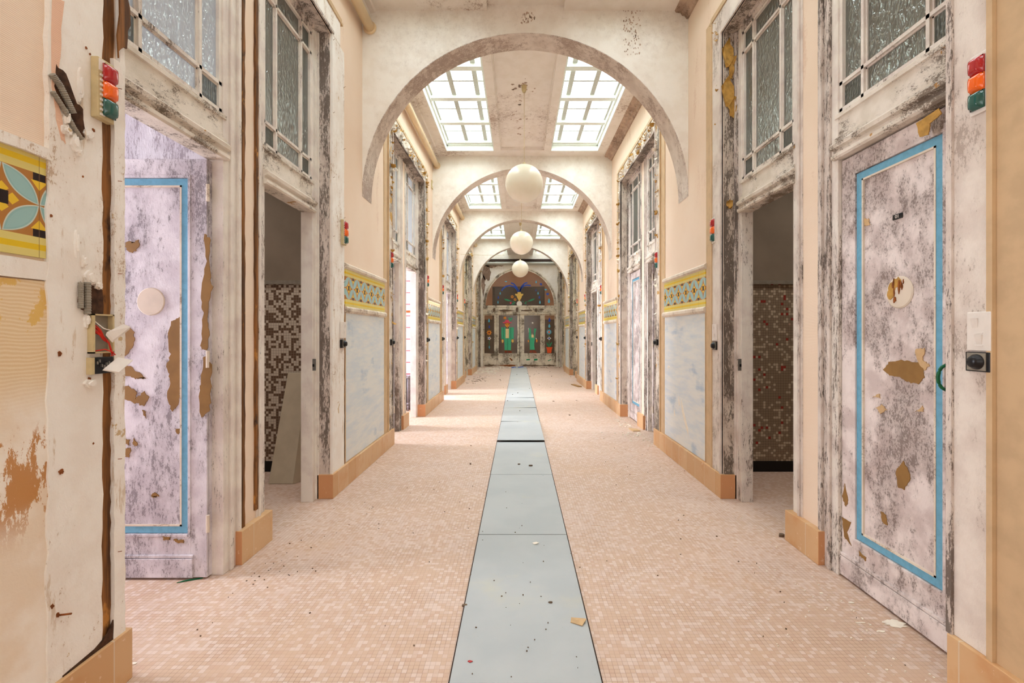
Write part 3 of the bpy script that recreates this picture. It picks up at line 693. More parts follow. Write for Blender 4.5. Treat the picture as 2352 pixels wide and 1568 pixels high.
# patches on the near right door
d0 = .125; yo = YY[(1, 0)](.75)-.003
def RP(pts, d=.125):
    o = []
    for x, y in pts:
        yy, zz = wl(1, x, y, d); o.append((yo-yy, zz))
    return o
for k, (pts, mt, st) in enumerate([
    ([(2026, 850), (2040, 832), (2062, 826), (2092, 830), (2120, 834), (2120, 868), (2108, 882), (2080, 876), (2062, 864), (2046, 864)], 'bare_board', 0),
    ([(2056, 1082), (2072, 1058), (2084, 1078), (2090, 1100), (2074, 1124), (2060, 1118)], 'bare_board', 0),
    ([(2020, 1172), (2034, 1182), (2036, 1206), (2024, 1198)], 'bare_board', 0),
    ([(1936, 1188), (1956, 1200), (1946, 1222), (1956, 1252), (1940, 1232)], 'bare_board', 1),
    ([(1974, 1264), (1990, 1280), (1990, 1288), (1976, 1276)], 'bare_board', 1),
    ([(1942, 1110), (1950, 1150), (1944, 1164), (1936, 1140)], 'bare_board', 1),
    ([(2100, 802), (2122, 800), (2118, 826), (2134, 838), (2122, 850), (2106, 830)], 'cardboard', 0),
    ([(2010, 936), (2024, 930), (2034, 940), (2022, 950)], 'cardboard', 0), ([(2100, 944), (2118, 932), (2120, 944)], 'cardboard', 0),
    ([(2004, 912), (2018, 904), (2020, 914)], 'cardboard', 0), ([(1982, 502), (1994, 502), (1996, 518), (1984, 518)], 'cardboard', 0)]):
    doorpatch(R0, RP(pts, .125 if not st else .12), mt, 'bare_patch', k+40, .0035, 5, -.0085-.0002*k if st else .0035-.0002*k, th=.004)
cxy = RP([(2064, 671)])[0]
MB().lathe([(0, -.004), (.068, -.004), (.074, 0), (.074, .004), (0, .004)], (cxy[0], .004, cxy[1]), (0, 1, 0), 40).build('round_plug', 'plug_cream', R0)['label'] = 'round blanking disc with rust runs'
for k in range(7):
    r = random.Random(k+30); a_ = r.uniform(1.6, 4.6); doorpatch(R0, blob(cxy[0]+.045*math.cos(a_), cxy[1]+.045*math.sin(a_), .018, .022, k, 12), 'gold_flake', 'ochre_stain', k, .002, 1, -.0010-.0002*k, th=.004)
for k in range(9):
    r = random.Random(k); doorpatch(R0, blob(cxy[0]+r.uniform(-.04, .03), cxy[1]+r.uniform(-.045, .05), r.uniform(.002, .006), r.uniform(.01, .03), k, 12), 'rust', 'rust_stain', k, .001, 1, -.0026-.0002*k, th=.005)
sx, sz = RP([(2060, 497)])[0]
sg = MB().box(sx-.026, sx+.026, .001, .0065, sz-.012, sz+.012).build('number_plate', 'black_plastic', R0, bevel=.001); sg['label'] = 'small black plate reading 01'
tx = bpy.data.curves.new('number_text', 'FONT'); tx.body = '01'; tx.size = .023; tx.align_x = 'CENTER'; tx.align_y = 'CENTER'; tx.extrude = .0003
to = bpy.data.objects.new('number_text', tx); C.objects.link(to); to.parent = sg; to.location = (sx, .0006, sz); to.rotation_euler = (math.pi/2, 0, 0); tx.materials.append(M['white_plastic'])
hx, hz = RP([(2189, 868)])[0]; hx -= .022
hd = MB(); hp = [(hx, -.006+(-.034)*math.sin(math.pi*t/10)**.5, hz-.052+.104*t/10) for t in range(11)]
hd.tube(hp, .0065, 8).build('handle', 'green_paint', R0, smooth=True)['label'] = 'curved green pull handle'

# bits hanging from the right near door lintel
g = MB(); pp = [wl(1, x, y, .07) for x, y in ((2108, 284), (2120, 276), (2160, 248), (2166, 262), (2140, 282), (2136, 310), (2116, 316), (2112, 296))]
wallplate(g, 1, rough(pp, .002, 3, 5), .062, .066); trim(g, 'gold_flake', 'loose golden paint flake hanging over the nearest right door')
# curls on far reveal of right bay 0
g = MB()
for px, py, sz in ((1672, 128, .10), (1678, 152, .08), (1672, 215, .11), (1680, 240, .09), (1674, 470, .05)):
    xx, zz = (X(1, .03+.0*sz)), H+(CY-py)*3.59/F
    pts = rough(blob((px-CX)*3.59/F, zz, sz*.42, sz, px, 9, .45), .004, 2, px)
    g.plate([(x, 3.585-.03*(k % 3)/3, z) for k, (x, z) in enumerate(pts)], (0, .003, 0))
trim(g, 'gold_flake', 'golden peeling patches in the reveal of the nearest right recess')

# ------------------------------------------------------------------ nearest left pier: stripped wall
s = -1
P0e = 1.70
g = MB(); wallplate(g, s, rough([(-.5, .19), (1.43, .19), (1.43, 1.46), (-.5, 1.46)], .004, 14, 3), -.010, 0)
trim(g, 'stained_plaster', 'stripped lower wall with ochre glue ridges and stains, nearest on the left')
g = MB(); r = random.Random(3)
edge = [(1.425+r.uniform(-.006, .006), .19+k*.06) for k in range(60)]
inner = [(1.612+r.uniform(-.004, .004), 3.73-k*.06) for k in range(60)]
wallplate(g, s, edge+inner, -.016, 0)
trim(g, 'plaster_cream', 'rough cream plaster band down the nearest left pier')
g = MB(); zig(g, s, 1.585, 1.668, .16, 3.74, -.006, 0, .002, 50, 8)
trim(g, 'bare_wood', 'bare brown timber stud beside the nearest left doorway')
g = MB(); zig(g, s, 1.655, 1.700, .05, 2.30, -.020, 0, .003, 60, 12); zig(g, s, 1.68, 1.70, 2.25, 3.7, -.018, 0, .003, 30, 13)
trim(g, 'plaster_cream', 'narrow cream paint edge beside the nearest left doorway')
g = MB(); wallplate(g, s, rough([(1.655, 2.30), (1.668, 2.34), (1.69, 2.36), (1.705, 2.46), (1.70, 2.55), (1.66, 2.55)], .006, 3, 6), -.034, -.028)
trim(g, 'bare_wood', 'splintered timber flap at the top of the nearest left doorway edge')
g = MB(); wallplate(g, s, rough([wl(s, x, y) for x, y in ((108, 0), (134, 0), (128, 100), (122, 180), (124, 240), (140, 330), (128, 320), (114, 250), (108, 200))], .003, 3, 9), -.0175, -.010)
trim(g, 'peach_deep', 'torn strip of peach wallpaper hanging at the nearest left pier')
g = MB(); wallplate(g, s, rough([(1.0, 1.88), (1.43, 1.88), (1.43, 1.845), (1.0, 1.85)], .003, 6, 4), -.022, 0); wallplate(g, s, rough([(.6, 1.525), (1.43, 1.525), (1.43, 1.465), (.6, 1.465)], .002, 8, 5), -.014, 0)
trim(g, 'plaster_cream', 'rough plaster lines above and below the nearest left tile frieze')
# holes, rust marks
g = MB()
for pts in (((126, 148), (150, 168), (176, 238), (190, 250), (196, 320), (176, 300), (132, 236), (124, 200)),
            ((182, 648), (214, 656), (234, 664), (236, 724), (186, 712), (178, 690))):
    wallplate(g, s, rough([wl(s, x, y, -.016) for x, y in pts], .003, 3, 2), -.018, -.016)
trim(g, 'chase_dark', 'dark broken openings in the plaster of the nearest left pier')
def ridge(path, r_, seed):
    rr = random.Random(seed); return [(X(-1, -.018), ) + wl(-1, x+rr.uniform(-2, 2), y, -.018) for x, y in path]
g = MB()
for k, (x, y, w_, h_) in enumerate(((150, 300, 22, 12), (168, 325, 16, 20), (200, 310, 22, 14), (205, 638, 26, 16), (222, 655, 16, 12), (190, 600, 12, 14), (196, 735, 10, 16), (206, 880, 26, 10), (150, 270, 8, 18), (180, 200, 10, 40), (178, 350, 14, 8), (172, 560, 6, 30))):
    p = wl(s, x, y, -.016); q = wl(s, x+w_, y, -.016); wy = abs(q[0]-p[0])/2; hz_ = h_*p[0]/F/2*2
    pts = blob(p[0], p[1], wy, hz_, k+3, 14, .3); wallplate(g, s, pts, -.024, -.014); wallplate(g, s, blob(p[0], p[1], wy*.6, hz_*.6, k+9, 12, .3), -.031, -.02)
trim(g, 'plaster_cream', 'lumps of broken plaster around the cable openings', bevel=.002)
g = MB()
for k, (x, y, r_) in enumerate(((197, 110, .006), (206, 124, .005), (117, 496, .006), (140, 1082, .011), (119, 1392, .008), (132, 1412, .009), (214, 1018, .004), (136, 812, .01), (204, 870, .008), (190, 405, .004), (214, 300, .008))):
    p = wl(s, x, y, -.016); wallplate(g, s, blob(p[0], p[1], r_*.6, r_*.8, k+70, 12, .35), -.0185, -.015)
trim(g, 'rust', 'rust marks and nail holes in the plaster of the nearest left pier')
g = MB(); p = wl(s, 140, 1412, -.02); g.tube([(X(s, -.016), p[0], p[1]), (X(s, -.05), p[0]+.004, p[1]+.002)], .003, 6)
p = wl(s, 138, 1083, -.02); g.tube([(X(s, -.016), p[0], p[1]), (X(s, -.03), p[0], p[1])], .003, 6)
trim(g, 'rust', 'rusty wall screws low on the nearest left pier')
# bottom jagged dark joint above skirting
g = MB(); wallplate(g, s, [(1.47, .19), (1.66, .19), (1.66, .27), (1.63, .225), (1.58, .205), (1.47, .195)], -.018, -.014); trim(g, 'chase_dark', 'black gap above the skirting of the nearest left pier')
# conduits
for k, pts in enumerate((((122, 170), (140, 195), (158, 232), (172, 262)), ((124, 210), (150, 250), (172, 292), (192, 322)))):
    path = []
    P = [wl(s, x, y, -.028) for x, y in pts]
    for i in range(len(P)-1):
        for t in range(14): path.append((X(s, -.024), P[i][0]+(P[i+1][0]-P[i][0])*t/14, P[i][1]+(P[i+1][1]-P[i][1])*t/14))
    tag(MB().tube(path, .010 if k == 0 else .0075, 10, .84).build('corrugated_conduit', 'conduit_grey'), ['thicker upper grey corrugated conduit in the broken plaster, top left', 'thinner lower grey corrugated conduit in the broken plaster, top left'][k], 'conduit', 'grey conduits in the broken plaster')
for k, (x, w_) in enumerate(((186, .008), (201, .0105))):
    P = [wl(s, x, 648, -.024), wl(s, x+1, 722 if k else 708, -.024)]
    path = [(X(s, -.024), P[0][0], P[0][1]+(P[1][1]-P[0][1])*t/24) for t in range(25)]
    tag(MB().tube(path, w_, 10, .86).build('corrugated_conduit', 'conduit_grey'), ['left one of two upright conduits above the open switch box', 'right one of two upright conduits above the open switch box'][k], 'conduit', 'upright conduits above the switch box')
# open boxes with red wires
bx = empty('switch_box', 'broken open cream switch box with red wires hanging out, nearest left pier', 'switch box')
y0, y1 = 1.555, 1.635
f = MB(); z0, z1 = 1.232, 1.368
f.sb(s, -.038, -.012, y0, y0+.006, z0, z1); f.sb(s, -.038, -.012, y1-.006, y1, z0, z1); f.sb(s, -.038, -.012, y0, y1, z0, z0+.005); f.sb(s, -.038, -.012, y0, y1, z1-.005, z1)
f.build('box_rim', 'cream_plastic', bx); MB().sb(s, -.0195, -.012, y0+.006, y1-.006, z0+.005, z1-.005).build('box_back', 'grey_plastic', bx)
f = MB()
for k in range(6):
    r = random.Random(k); a_ = Vector((X(s, -.022), 1.565+r.uniform(0, .006), 1.335-.006*k)); b_ = Vector((X(s, -.045), 1.60+r.uniform(-.004, .004), 1.275+r.uniform(-.006, .006))); c_ = Vector((X(s, -.05), 1.612+.006*k/3, 1.228+r.uniform(-.004, .004)))
    f.tube([a_.lerp(b_, t/5)+Vector((.006*math.sin(t), 0, 0)) for t in range(6)]+([b_.lerp(c_, t/5) for t in range(1, 6)] if k < 2 else []), .0022, 6)
f.tube([(X(s, -.03), 1.565, 1.24), (X(s, -.045), 1.59, 1.245), (X(s, -.052), 1.612, 1.235), (X(s, -.056), 1.618, 1.225), (X(s, -.052), 1.606, 1.222)], .0024, 6)
f.build('red_wire', 'red_wire', bx, smooth=True)
f = MB(); f.tube([(X(s, -.025), 1.562, 1.350), (X(s, -.045), 1.585, 1.318), (X(s, -.05), 1.61, 1.31)], .0018, 6); f.build('white_wire', 'white_plastic', bx)
bb = MB(); bb.plate([(X(s, -.045), 1.592, 1.295), (X(s, -.062), 1.64, 1.325), (X(s, -.075), 1.655, 1.315), (X(s, -.055), 1.607, 1.268)], (.004, 0, .01)); bb.build('rocker', 'white_plastic', bx)
bx2 = empty('switch_box', 'black lower socket box with its cover hanging off, under the red wires', 'switch box')
MB().sb(s, -.036, -.012, y0-.004, y0+.006, 1.160, 1.218).build('box_rim', 'cream_plastic', bx2)
MB().sb(s, -.030, -.012, y0+.006, y1+.006, 1.160, 1.218).build('box_body', 'black_plastic', bx2, bevel=.003)
f = MB()
for k in range(7):
    r = random.Random(k+5); yy, zz = 1.57+.009*k, 1.172+r.uniform(0, .035); f.sb(s, -.036, -.028, yy, yy+.005, zz, zz+.01)
f.build('terminal', 'steel', bx2)
f = MB(); f.plate([(X(s, -.040), 1.585, 1.172), (X(s, -.050), 1.632, 1.212), (X(s, -.085), 1.655, 1.200), (X(s, -.075), 1.608, 1.160)], (.003, 0, .004)); f.build('hanging_cover', 'white_plastic', bx2)

# ------------------------------------------------------------------ friezes, blue panels, their mouldings
for s in (-1, 1):
    for i, (a, b) in enumerate(PIER):
        if i == 0 and s > 0: continue
        if i == 0: y0, y1 = .3, 1.425
        else: y0, y1 = a+.32, b-.31
        if s < 0 and i == 1: y0 = a+.29
        where = '%s pier of the %s wall' % (ORD[i], SIDE[s])
        tag(MB().sb(s, -.010, 0, y0, y1, 1.535, 1.855).build('tile_frieze', 'frieze_tile'), 'yellow, blue and black patterned tile frieze on the '+where, 'tile frieze', 'patterned tile friezes')
        if i == 0: continue
        m = MB(); x = X(s, 0)
        m.prof([(X(s, 0), 1.855), (X(s, -.012), 1.855), (X(s, -.030), 1.870), (X(s, -.030), 1.892), (X(s, -.012), 1.905), (X(s, 0), 1.905)], 'y', y0-.02, y1+.01)
        m.prof([(X(s, 0), 1.535), (X(s, -.014), 1.535), (X(s, -.028), 1.520), (X(s, -.028), 1.497), (X(s, -.012), 1.478), (X(s, 0), 1.478)], 'y', y0, y1+.03)
        trim(m, 'trim_white', 'white mouldings above and below the frieze on the '+where)
        e = empty('wall_panel', 'pale blue brushed wall panel under the frieze on the '+where, 'wall panel', 'pale blue wall panels')
        MB().sb(s, -.006, 0, y0+.01, y1+.02, .195, 1.478).build('painted_board', 'blue_brushed', e)
        ed = MB(); ed.sb(s, -.010, 0, y0, y0+.010, .19, 1.478); ed.sb(s, -.010, 0, y1+.02, y1+.03, .19, 1.478)
        ed.build('edge_bead', 'tan_paint', e)
        if s > 0 and i == 1:
            g = MB()
            for pts in (((1566, 916), (1574, 950), (1582, 985), (1583, 1000), (1575, 975), (1568, 945)), ((1560, 905), (1563, 930), (1561, 932)), ((1536, 838), (1540, 842), (1536, 846)), ((1546, 1040), (1550, 1060), (1546, 1056)), ((1549, 935), (1553, 955), (1550, 955))):
                wallplate(g, s, rough([wl(s, x, y) for x, y in pts], .002, 2, 3), -.0075, -.005)
            g.build('scrape', 'white_flake', e)['label'] = 'white scrape marks'
# stripped casing of the left wall after the first pair
s = -1; a = PIER[1][0]
g = MB(); zig(g, s, a, a+.018, .19, 3.675, -.018, 0, .002, 50, 21); zig(g, s, a+.030, a+.255, .19, 3.675, -.013, 0, .004, 60, 22)
trim(g, 'plaster_cream', 'cracked cream plaster strip beside the second left doorway')
g = MB(); zig(g, s, a+.012, a+.036, .19, 3.67, -.006, 0, .002, 40, 23); zig(g, s, a+.252, a+.288, .19, 1.55, -.006, 0, .002, 40, 24)
trim(g, 'bare_wood', 'bare brown timber joints beside the second left doorway')
g = MB(); r = random.Random(4)
for k in range(11):
    z = 1.0+.26*k+r.uniform(-.05, .05); yy = a+r.choice((.018, .24)); g.tube([(X(s, -.012), yy, z), (X(s, -.035), yy-.014, z+.004)], .0014, 5)
for k in range(7):
    yy = a-.15-.22*k; g.tube([(X(s, -.012), yy, 3.83), (X(s, -.04), yy-.02, 3.85)], .0014, 5)
for k in range(8): g.tube([(X(s, -.0), 1.66, .5+.34*k), (X(s, -.03), 1.675, .5+.34*k)], .0013, 5)
trim(g, 'rust', 'row of bent nails left in the stripped casing edges')

# ------------------------------------------------------------------ pipes on the left wall
pb = [(ARCH[i]+.24, ARCH[i]+S+.02) for i in range(3)]+[(ARCH[3]+.24, YE-.2), (1.1, ARCH[0]+.02)]
for k, (a, b) in enumerate(pb):
    e = empty('heating_pipe', 'cream painted pipe high on the left wall, %s stretch' % ['second', 'third', 'fourth', 'farthest', 'nearest overhead'][k], 'pipe', 'cream pipes under the ceiling')
    MB().tube([(X(-1, -.075), a, 4.21), (X(-1, -.075), b-.02, 4.21)], .045, 18).build('pipe_run', 'cream_pipe', e, smooth=True)
    MB().lathe([(0, 0), (.060, 0), (.064, .012), (.05, .022), (0, .022)], (X(-1, -.075), b-.042, 4.21), (0, 1, 0), 18).build('wall_collar', 'cream_pipe', e)
    for t in (.25, .8):
        yy = a+(b-a)*t; f = MB(); f.tube([(X(-1, -.075), yy+.01, 4.25), (X(-1, -.075), yy+.01, 4.35)], .007, 6); f.build('bracket', 'cream_pipe', e)

# ------------------------------------------------------------------ signal lights and switches
def rounded(mb, s, yc, zc, w, h, d, bul=.012):
    """pillow shaped lens standing on the wall"""
    N, Mx = 8, 8; vs = {}
    for i in range(N+1):
        for j in range(Mx+1):
            u, v = -1+2*i/N, -1+2*j/Mx; k = (1-abs(u)**4)*(1-abs(v)**4)
            vs[i, j] = mb.b.verts.new((X(s, d-(.3+.7*k**.4)*bul), yc+u*w/2, zc+v*h/2))
    for i in range(N):
        for j in range(Mx): mb.b.faces.new((vs[i, j], vs[i+1, j], vs[i+1, j+1], vs[i, j+1]))
    mb.sb(s, d-bul*.3, d, yc-w/2, yc+w/2, zc-h/2, zc+h/2); return mb
def signal(s, y, z, label, thick=0, sc=1.0, base=-.014):
    e = empty('signal_light', label, 'signal light', 'red, orange and green call lights', loc=(0, 0, 0))
    pl = MB(); pl.sb(s, base-.006-thick, base, y-.034, y+.030, z-.105, z+.105); pl.build('back_plate', 'white_plastic' if not thick else 'cream_plastic', e, bevel=.003)
    if thick:
        f = MB(); f.sb(s, base-thick-.007, base-thick-.003, y-.031, y-.008, z+.06, z+.10); f.build('cover_strip', 'white_plastic', e)
        f = MB()
        for k in range(9): f.sb(s, base-thick-.009, base-thick-.004, y-.026, y-.010, z-.095+.017*k, z-.087+.017*k)
        f.build('vent_rib', 'white_plastic', e)
    for k, (nm, m) in enumerate((('red_lens', 'lens_red'), ('orange_lens', 'lens_orange'), ('green_lens', 'lens_green'))):
        rounded(MB(), s, y+(.006 if thick else 0), z+.060-.060*k, .046, .061, base-.006-thick, .024).build(nm, m, e, smooth=True)
def switch(s, y, z, label, base=-.014, thick=0):
    e = empty('light_switch', label, 'light switch', 'switches beside the doorways')
    plt = MB().sb(s, base-.009-thick, base, y-.042, y+.042, z-.068, z+.068).build('plate', 'white_plastic', e, bevel=.003)
    for zz, yo_ in ((z+.030, .012), (z-.028, -.002)):
        f = MB(); dd = base-.009-thick
        f.plate([(X(s, dd), y+yo_-.010, zz-.018), (X(s, dd), y+yo_+.010, zz-.018), (X(s, dd-.006), y+yo_+.012, zz+.016), (X(s, dd-.006), y+yo_-.012, zz+.016)], (X(s, dd+.004)-X(s, dd), 0, 0))
        f.build('rocker', 'white_plastic', plt)
    for z_ in (-.050, -.006): dd = base-.009-thick; MB().sb(s, dd-.002, dd, y-.016, y+.012, z+z_-.001, z+z_+.001).build('rib', 'white_plastic', plt)
def rotary(s, y, z, label, base=-.014, thick=0):
    e = empty('rotary_switch', label, 'rotary switch', 'black rotary switches beside the doorways')
    MB().sb(s, base-.010-thick, base, y-.042, y+.042, z-.034, z+.034).build('plate', 'black_plastic', e, bevel=.002)
    fpl = MB().sb(s, base-.013-thick, base-.009-thick, y-.030, y+.034, z-.030, z+.031).build('face_plate', 'grey_plastic', e)
    o = Vector((X(s, base-.012-thick), y, z)); ax = (-s, 0, 0)
    MB().lathe([(.0, 0), (.027, 0), (.027, .004), (.023, .008), (.020, .017), (.015, .022), (0, .023)], o, ax, 24).build('knob', 'black_plastic', fpl, smooth=True)
def pos_s(s, i, far): return (PIER[i][1]-.075) if far else (PIER[i][0]+.20)
signal(-1, 1.600, 2.152, 'call light in a broken cream housing on the nearest left pier', thick=.020, base=-.016)
signal(1, 1.583, 2.170, 'call light on the nearest right casing, beside door 01')
switch(1, 1.580, 1.308, 'white double switch on the nearest right casing beside door 01')
rotary(1, 1.583, 1.202, 'black rotary switch under the double switch beside door 01')
signal(-1, 3.81, 2.145, 'call light on a cream box on the near edge of the second left pier', thick=.018)
switch(-1, 3.80, 1.33, 'switch on the near edge of the second left pier', thick=.014); rotary(-1, 3.80, 1.215, 'black rotary switch on the near edge of the second left pier', thick=.01)
signal(1, 3.74, 2.148, 'call light on the near edge of the second right pier'); switch(1, 3.715, 1.31, 'white switch on the near edge of the second right pier'); rotary(1, 3.715, 1.202, 'black rotary switch on the near edge of the second right pier')
for s in (-1, 1):
    for i in range(1, 4):
        for far in (1, 0):
            if i == 1 and not far: continue
            if s > 0 and i == 2 and not far: continue
            y = pos_s(s, i, far); w = '%s edge of the %s %s pier' % (['near', 'far'][far], ORD[i], SIDE[s])
            signal(s, y, 2.15, 'call light on the '+w); rotary(s, y, 1.20, 'black rotary switch on the '+w, thick=.012)
# strike plates on the door jambs
for s, i, yy in ((-1, 0, 3.515), (1, 0, 3.515), (1, 2, 10.63), (1, 3, 14.17)):
    e = empty('strike_plate', 'steel strike plate on the far jamb, %s right-hand doorway of the %s wall' % (ORD[i], SIDE[s]), 'strike plate')
    MB().sb(s, .075, .115, yy-.004, yy, 1.015, 1.105).build('plate', 'steel', e)
    MB().sb(s, .086, .100, yy-.006, yy-.003, 1.045, 1.065).build('latch_hole', 'black_plastic', e)
e = empty('small_box', 'small cream socket box high on the left wall by the second arch', 'socket box')
MB().sb(-1, -.02, 0, 7.74, 7.84, 3.78, 3.92).build('housing', 'cream_plastic', e, bevel=.004); MB().sb(-1, -.026, -.018, 7.77, 7.81, 3.82, 3.87).build('cover', 'white_plastic', e)

# ------------------------------------------------------------------ pendant globes
for k, (x, y, z) in enumerate(((.071, 5.75, 3.195), (.060, 9.30, 3.155), (.048, 12.85, 3.130))):
    e = empty('globe_lamp', '%s cream glass globe lamp hanging on a long cord' % ['nearest and largest', 'middle', 'farthest and smallest'][k], 'pendant lamp', 'cream globe lamps')
    R = .2365; N = 32
    MB().lathe([(R*math.sin(math.pi*j/N), -R*math.cos(math.pi*j/N)) if 0 < j < N else (0, (-R if j == 0 else R)) for j in range(N+1)], (x, y, z), (0, 0, 1), 48).build('globe', 'globe_glass', e, smooth=True)
    MB().lathe([(0, 0), (.03, 0), (.028, .02), (.012, .035), (.004, .04), (0, .04)], (x, y, z+R-.006), (0, 0, 1), 20).build('cap', 'cream_plastic', e)
    MB().tube([(x, y, z+R+.03), (x, y, 4.40)], .0035, 6).build('cord', 'cream_plastic', e)
    MB().lathe([(0, 0), (.018, 0), (.030, .03), (.034, .085), (0, .085)], (x, y, 4.345), (0, 0, 1), 20).build('ceiling_rose', 'cream_plastic', e)

# ------------------------------------------------------------------ floor plates
ys = [-.82+1.25*k for k in range(15)]
for k, y in enumerate(ys):
    if y+1.25 < 2: continue
    y1 = min(y+1.25, YE-.02); raised = abs(y-5.43) < .05
    m = MB(); z = .024 if raised else 0
    zf = .004
    v = [(-.256, y+.004, .001+z), (.309, y+.004, .001+z), (.309, y1-.004, .001+(.010 if raised else 0)), (-.256, y1-.004, .001)]
    if k in (7, 8): v[1] = (.309, y+.004, .012)
    if k == 6: v[0] = (-.256, y+.004, .010)
    m.plate([Vector(p) for p in v][::-1], (0, 0, .007))
    tag(m.build('floor_plate', 'plate_paint', bevel=.0015), {2: 'nearest and largest grey floor plate, with the board scrap on its right edge', 3: 'second nearest pale grey floor plate of the middle strip', 4: 'pale grey floor plate directly before the dark gap of the lifted plate', 6: 'pale blue floor plate touching the far edge of the lifted one'}.get(k, '%s grey floor plate beyond the lifted one' % ['second', 'third', 'fourth', 'fifth', 'sixth', 'seventh', 'eighth', 'ninth'][min(7, max(0, k-7))]) if not raised else 'pale grey blue floor plate with its near edge lifted over a dark gap', 'floor plate', 'grey floor plates of the middle strip')
dk = MB(); dk.box(-.262, -.256, -.5, YE-.02, 0, .002); dk.box(.309, .315, -.5, YE-.02, 0, .002); dk.box(-.256, .309, -.5, YE-.03, 0, .0008)
trim(dk, 'joint_dark', 'dark joints along and under the floor plates')

# ------------------------------------------------------------------ cabins behind the doors
WZ = 3.78
for s in (-1, 1):
    o = MB(); top_ = MB(); D = 2.55
    lit = {2.12, 5.70, 6.78, 9.22, 10.32}
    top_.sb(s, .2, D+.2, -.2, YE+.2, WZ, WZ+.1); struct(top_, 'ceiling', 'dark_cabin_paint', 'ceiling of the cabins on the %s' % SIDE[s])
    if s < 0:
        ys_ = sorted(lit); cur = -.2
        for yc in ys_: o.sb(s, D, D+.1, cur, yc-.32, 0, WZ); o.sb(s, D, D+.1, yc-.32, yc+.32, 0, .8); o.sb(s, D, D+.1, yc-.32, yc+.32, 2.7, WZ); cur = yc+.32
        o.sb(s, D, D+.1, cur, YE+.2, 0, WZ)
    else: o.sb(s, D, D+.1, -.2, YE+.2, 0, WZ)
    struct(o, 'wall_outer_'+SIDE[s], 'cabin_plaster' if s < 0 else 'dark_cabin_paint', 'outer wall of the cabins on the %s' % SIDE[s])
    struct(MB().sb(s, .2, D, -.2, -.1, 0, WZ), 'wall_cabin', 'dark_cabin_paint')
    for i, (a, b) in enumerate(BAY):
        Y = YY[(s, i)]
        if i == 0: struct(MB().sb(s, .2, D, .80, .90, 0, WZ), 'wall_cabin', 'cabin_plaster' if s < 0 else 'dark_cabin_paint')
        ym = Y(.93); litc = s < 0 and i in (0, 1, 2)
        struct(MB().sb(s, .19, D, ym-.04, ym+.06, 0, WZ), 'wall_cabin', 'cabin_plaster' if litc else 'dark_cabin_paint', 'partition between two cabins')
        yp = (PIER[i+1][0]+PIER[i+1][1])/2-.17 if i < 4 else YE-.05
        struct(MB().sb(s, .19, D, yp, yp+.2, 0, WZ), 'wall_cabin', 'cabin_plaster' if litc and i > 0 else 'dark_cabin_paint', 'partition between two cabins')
        # tiling of the second cabin of each pair, on the far partition
        if litc and i > 0:
            struct(MB().sb(s, .2, D, yp-.01, yp-.001, 0, 2.6), 'wall_tiles', 'mosaic_pink', 'large pale pink tiles in the bright cabin')
            struct(MB().sb(s, .2, D, yp-.012, yp-.001, 1.66, 1.70), 'wall_tiles', 'rust', 'narrow red brown tile line')
        elif i < 4:
            mt = 'mosaic_white_brown' if s < 0 else 'mosaic_brown_red'
            struct(MB().sb(s, .2, D, yp-.01, yp-.001, .10, 1.765), 'wall_mosaic', mt, 'small square mosaic on the far wall of the cabin, %s side' % SIDE[s])
            struct(MB().sb(s, .2, D, yp-.016, yp-.001, 0, .10), 'baseboard_cabin', 'black_tile', 'black tile skirting inside the cabin')
            struct(MB().sb(s, .2, D, yp-.03, yp-.001, 1.765, 1.80), 'trim_dado', 'grey_plastic', 'rail above the mosaic inside the cabin')
for k, (yc, _) in enumerate(((2.12, 0), (5.70, 0), (6.78, 0), (9.22, 0), (10.32, 0))):
    w = window('cabin window on the outer left wall, number %d from the camera' % (k+1)); m = MB()
    for y0, y1, z0, z1 in ((yc-.32, yc-.28, .8, 2.7), (yc+.28, yc+.32, .8, 2.7), (yc-.32, yc+.32, .8, .84), (yc-.32, yc+.32, 2.66, 2.7)): m.sb(-1, 2.56, 2.62, y0, y1, z0, z1)
    m.build('frame', 'skylight_paint', w)
# leaning board in the dark left cabin
bd = empty('leaning_panel', 'grey white metal casing panel leaning in the dark left cabin', 'panel')
yb = 3.62
def q(px, py, yy): return Vector((fr(px, py, yy)[0], yy, fr(px, py, yy)[1]))
b0, b1 = q(616, 1102, 3.98-.05), q(673, 1102, 3.93); t0, t1 = q(661, 856, 4.20), q(707, 856, 4.20)
b0.z = b1.z = .002
MB().plate([b0, b1, t1, t0], (0, .03, 0)).build('front_face', 'leaning_grey', bd, bevel=.004)
c0, c1, c2, c3 = b1+Vector((.0, .002, 0)), b1+Vector((.035, .05, .0)), t1+Vector((.045, .03, 0)), t1
MB().plate([c0, c1, c2, c3], (0, .01, 0)).build('side_flange', 'leaning_grey', bd)
e1, e2, e3, e4 = b1+Vector((.045, .055, .12)), b1+Vector((.075, .06, .12)), t1+Vector((.06, .045, -.28)), t1+Vector((.03, .04, -.06))
MB().plate([e1, e2, e3, e4], (0, .01, 0)).build('back_flange', 'leaning_grey', bd)
